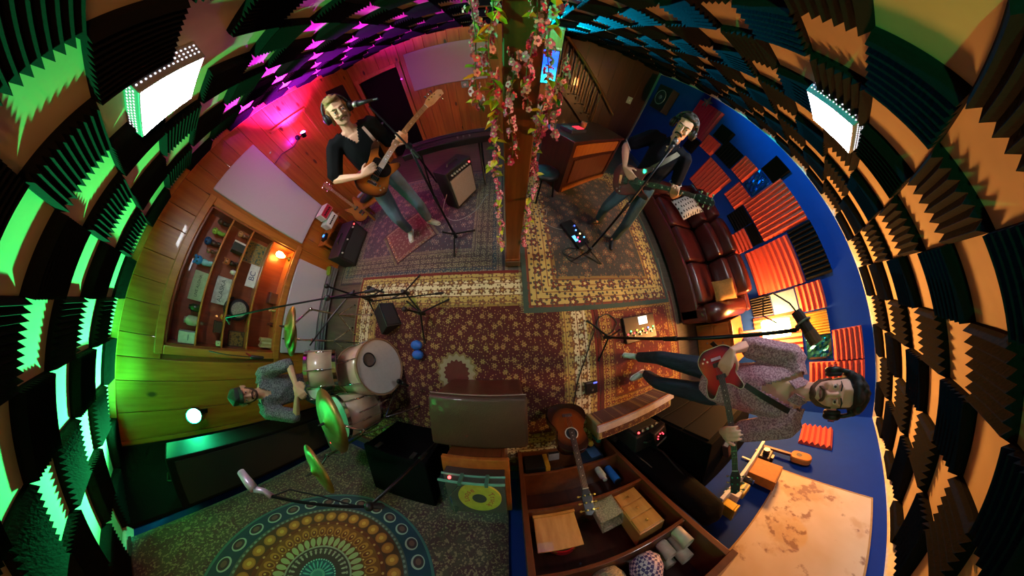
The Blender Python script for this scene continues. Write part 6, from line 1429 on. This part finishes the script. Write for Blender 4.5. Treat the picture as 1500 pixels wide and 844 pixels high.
def strap_path(pn, a, fd, ld, back, tail):
    """from the upper horn over the left shoulder and down the back to the tail"""
    so = pn['sho'][1] - ld * 0.075 + fd * 0.055 + V((0, 0, 0.015)); mid = V(a).lerp(so, 0.5) + fd * 0.055
    return [V(a), V(a).lerp(mid, 0.5) + fd * 0.012, mid, mid.lerp(so, 0.55) + fd * 0.022, so, pn['sho'][1] - ld * 0.085 + V((0, 0, 0.052)), pn['sho'][1] - ld * 0.10 - fd * 0.10, V(back), V(tail)]
def cloth(name, cols, scale=40.0, thr=(0.42, 0.55), rough=0.9):
    n = NT(name); f = n.noise(n.coord(), scale, 4.0, 0.65); n.set(col=n.ramp(f, [(thr[0], cols[0]), ((thr[0] + thr[1]) / 2, cols[1]), (thr[1], cols[2])]), rough=rough); n.bump(n.noise(n.coord(), 7.0, 3.0), 0.5, 0.05); return n.m
def denim(name, c):
    n = NT(name); f = n.noise(n.coord(), 8.0, 4.0); cc = lin(c); n.set(col=n.ramp(f, [(0.3, tuple(x * 0.6 for x in cc[:3]) + (1,)), (0.75, cc)]), rough=0.9); n.bump(n.noise(n.mapping(n.coord(), (1, 1, 0.35)), 16.0, 3.0), 0.5, 0.03); return n.m
U = V((0, 0, 1))
# --- bass player
f1 = V((0.66, -0.75, 0)).normalized(); l1 = V((-f1.y, f1.x, 0))
bc = V((-1.135, 1.275, 1.06)); bh = V((-0.64, 1.71, 1.39)); bx = (bh - bc).normalized(); bn = (f1 - bx * f1.dot(bx) + U * 0.25).normalized(); bn = (bn - bx * bn.dot(bx)).normalized(); by = bn.cross(bx)
bw = bc - bx * 0.02 + by * 0.075 + bn * 0.055 - l1 * 0.075; fhp = bc + bx * 0.36
p1 = person('person', 'bass player in a black V-neck shirt, blue jeans and headphones', (-1.27, 1.43), f1, 1.77,
    dict(skin=SKIN[0], hair='8a6a3e', beard='mustache', beardc='7a5a38', shirt=M('0a0c0d', 0.95, var=0.2, scale=10, bump=0.2, spec=0.15), vneck=0.13, vwide=0.5, jeans=denim('light_denim', '5f7486'), shoe=M('b8b4ac', 0.6), zf=0.02, sleeve=0.85, curls=(34, 0.02, 1.02), long=True, jl=0.02, toe=[(0.25, -0.9, 0), (0.9, -0.35, 0)]),
    feet=[(-1.40, 1.36), (-1.12, 1.52)],
    rh=(bw, bx * 0.85 - by * 0.35 + bn * 0.05, -bn * 0.9 - by * 0.2, by * 0.6 + bx * 0.3, 0.45, -l1 * 1.0 - U * 0.5 + f1 * 0.1),
    lh=(fhp - by * 0.062 - bn * 0.02, bn * 0.75 + by * 0.40, by * 0.9 - bn * 0.5, bx, 0.75, l1 * 0.4 - U * 1.0 + f1 * 0.1), head_rot=(0.05, 0.0, 0.14))
headphones(p1, 'black headphones on the bass player', 'b070d8')
guitar('bass_guitar', 'sunburst bass guitar with black pickguard held by the bass player', bc, bh, bn, 'bass', burst('bass_burst', 'a8561c', '2a120a'), 0.60, strings=4, hs=NECKW, board=NECKW, guard=([(-.03, -.02), (-.01, .06), (.05, .085), (.11, .075), (.11, -.05), (.06, -.10), (.0, -.085)], M('0c0c0c', 0.25)), pickups=1, hs_len=0.19, fw=0.052,
    strap=(strap_path(p1, bc + bx * 0.21 + by * 0.14, f1, l1, (-1.40, 1.50, 1.22), bc - bx * 0.22 - bn * 0.05), [f1, f1, f1, f1, f1, U, -f1, -f1, -f1], M('8a6a5a', 0.6), 0.012))
# --- black polo guitarist
f2 = V((-0.76, -0.65, 0)).normalized(); l2 = V((-f2.y, f2.x, 0))
gc = V((1.205, 1.225, 0.955)); gh = V((1.665, 0.735, 1.32)); gx = (gh - gc).normalized(); gn = (f2 - gx * f2.dot(gx) + U * 0.25).normalized(); gn = (gn - gx * gn.dot(gx)).normalized(); gy = gn.cross(gx)
gw = gc - gx * 0.01 + gy * 0.085 + gn * 0.055 - l2 * 0.07; gf = gc + gx * 0.40
p2_ = person('person', 'guitarist in a black polo shirt and teal jeans with black headphones', (1.44, 1.32), f2, 1.70,
    dict(skin=SKIN[2], hair='1a1410', beard='goatee', shirt=M('0b0e15', 0.95, var=0.2, scale=10, bump=0.2, spec=0.15), collar=True, cuff=M('b8b4b0', 0.8), vneck=0.09, vwide=0.4, jeans=denim('teal_denim', '2f4a50'), shoe=M('121214', 0.6), sole=M('2a2a2a', 0.8), zf=0.033, sleeve=0.72, curls=(34, 0.02, 1.03), jl=0.016, toe=[(-0.9, -0.2, 0), (-0.35, -0.9, 0)]),
    feet=[(1.36, 1.46), (1.53, 1.14)],
    rh=(gw, gx * 0.6 - gy * 0.65, -gn * 0.9, gx * 0.5 + gy * 0.5, 0.55, -l2 * 1.0 - U * 0.4 - f2 * 0.2),
    lh=(gf - gy * 0.062 - gn * 0.02, gn * 0.75 + gy * 0.40, gy * 0.9 - gn * 0.5, gx, 0.75, l2 * 0.4 - U * 1.0), head_rot=(-0.02, 0.0, 0.0), lean=(0, 0.03, 0))
headphones(p2_, 'black headphones on the black-polo guitarist', '8a8a90')
guitar('red_horned_guitar', 'dark red two-horned electric guitar held by the black-polo guitarist', gc, gh, gn, 'sg', burst('cherry', '5a1210', '2a0806', rough=0.55), 0.47, hs=BLACK, pickups=2, guard=([(-.02, -.02), (0.02, -.06), (.09, -.10), (.12, -.085), (.09, -.03), (.0, .0)], BLACK), peg=M('9ac0a0', 0.3, 0.6),  # green reflection of the stage light is put into the peg colour
    strap=(strap_path(p2_, gc + gx * 0.16 + gy * 0.14, f2, l2, (1.56, 1.42, 1.15), gc - gx * 0.19 - gn * 0.05), [f2, f2, f2, f2, f2, U, -f2, -f2, -f2], M('5a5a48', 0.7)))
# --- floral shirt guitarist
f3 = V((-0.93, 0.36, 0)).normalized(); l3 = V((-f3.y, f3.x, 0))
hc_ = V((1.275, -0.425, 1.115)); hh_ = V((1.145, -1.005, 1.345)); hx = (hh_ - hc_).normalized(); hn = (f3 - hx * f3.dot(hx) + U * 0.2).normalized(); hn = (hn - hx * hn.dot(hx)).normalized(); hy = hn.cross(hx)
hw = hc_ - hx * 0.02 + hy * 0.085 + hn * 0.05 - l3 * 0.075; hf = hc_ + hx * 0.36
p3_ = person('person', 'guitarist with beard and dark curly hair in a mauve floral shirt', (1.52, -0.60), f3, 1.86,
    dict(skin=SKIN[1], hair='1c1310', beard='full', beardc='5e3a2a', shirt=cloth('floral_mauve', ('80586a', '9c7484', 'bc94a2'), 100.0), vneck=0.20, vwide=0.45, collar=True, loose=0.022, hem=0.88, jeans=denim('navy_denim', '1c2a3c'), shoe=M('9aa89a', 0.6), zf=0.022, sleeve=0.9, vox=0.006, curls=(70, 0.024, 1.06), jl=0.014, toe=[(-0.95, 0.25, 0), (-0.9, -0.2, 0)]),
    feet=[(1.52, -0.46), (1.62, -0.70)],
    rh=(hw, hx * 0.6 - hy * 0.6, -hn * 0.9, hx * 0.5 + hy * 0.5, [0.5, 0.6, 0.7, 0.8], -l3 * 0.45 - U * 0.8 - f3 * 0.6),
    lh=(hf - hy * 0.062 - hn * 0.02, hn * 0.75 + hy * 0.40, hy * 0.9 - hn * 0.5, hx, 0.75, l3 * 0.4 - U * 1.0), head_rot=(0.0, 0.0, 0.05))
headphones(p3_, 'black headphones on the floral-shirt guitarist', '2a2a2c')
guitar('red_burst_guitar', 'red burst electric guitar with cream binding held by the floral-shirt guitarist', hc_, hh_, hn, 'double', burst('red_burst', 'b8141c', '30060a', 1.05), 0.66, hs=M('2a0c12', 0.7), pickups=2, binding=M('c8b8a0', 0.4), scale=0.76,
    strap=(strap_path(p3_, hc_ + hx * 0.12 + hy * 0.12, f3, l3, (1.66, -0.62, 1.22), hc_ - hx * 0.2 - hn * 0.05), [f3, f3, f3, f3, f3, U, -f3, -f3, -f3], M('0c0e0c', 0.6)))
# --- drummer
f4 = V((0.96, 0.20, 0)).normalized(); l4 = V((-f4.y, f4.x, 0)); b4 = V((-2.38, -0.79, 0)); hd4 = b4 + f4 * 0.33 + U * 0.82
p4_ = person('person', 'seated drummer in a grey patterned shirt and dark cap with clasped hands', b4, f4, 1.78,
    dict(skin=SKIN[2], hair='241a14', beard='full', beardc='3a2418', cap='1c2420', shirt=cloth('grey_speckle', ('3e4046', '5a5c62', '74767c'), 90.0), vneck=0.10, vwide=0.4, loose=0.02, jeans=M('0e0e10', 0.9), shoe=M('18181a', 0.7), zf=0.022, sleeve=0.92, toe=[(1, -0.1, 0), (1, 0.2, 0)]),
    feet=[(-1.86, -1.02), (-1.90, -0.52)], seat=0.47,
    rh=(hd4 - l4 * 0.045, f4 * 0.35 + l4 * 0.75 - U * 0.3, -f4 * 0.6 - U * 0.3, U, 0.7, -l4 * 0.9 - U * 0.7), lh=(hd4 + l4 * 0.05 + f4 * 0.015, f4 * 0.35 - l4 * 0.75 - U * 0.3, -f4 * 0.6 - U * 0.3, U, 0.7, l4 * 0.9 - U * 0.7), head_rot=(-0.15, 0, 0.05), lean=(0, 0.08, 0))

# --- guitars standing around
ac, ah = V((0.50, -0.95, 0.31)), V((0.435, -1.36, 1.03))
guitar('acoustic_guitar', 'brown acoustic guitar leaning on the front of the bookcase', ac, ah, V((0.05, 0.9, 0.42)), 'acoustic', burst('acoustic_burst', '6a3010', '241008', 1.1), 0.42, depth=0.09, hs=M('16120e', 0.3), peg=M('c8a850', 0.3, 0.9), pickups=0)
ec = V((-2.55, 1.86, 0.30)); eh = V((-2.93, 2.02, 1.0))
guitar('wall_guitar', 'natural wood electric guitar leaning on the pine wall by the amp heads', ec, eh, V((0.8, -0.3, 0.5)), 'double', burst('natural', 'a8662a', '8a4a1c'), 0.46, hs=NECKW, board=NECKW)
t = thing('wooden_stool', 'orange wooden guitar stand holding a black bag near the pine wall', 'stand', (-2.30, 1.98, 0), 0.5)
part('top_board', MB().b2((-0.16, -0.12, 0.30), (0.16, 0.12, 0.33)), WOOD_O, t, bevel=0.004)
for sx_ in (-0.14, 0.14):
    for sy_ in (-0.1, 0.1): part('leg', MB().b2((sx_ - 0.016, sy_ - 0.016, 0.011), (sx_ + 0.016, sy_ + 0.016, 0.30)), WOOD_O, t)
t = thing('black_pouch', 'soft black bag with a pale towel on the wooden stand', 'bag', (-2.32, 2.00, 0.332), 0.5); link('bag_body', remeshed(MB().hull([((-0.06, 0, 0.06), (0.09, 0.09, 0.06)), ((0.07, 0.0, 0.08), (0.08, 0.09, 0.08))]), 0.015, 3), M('0d0c10', 0.8, bump=0.4), t)
part('towel', MB().hull([((0.0, 0.07, 0.15), (0.1, 0.03, 0.02)), ((-0.12, 0.09, 0.12), (0.04, 0.04, 0.03))]), M('8a808a', 0.9), t, smooth=True)
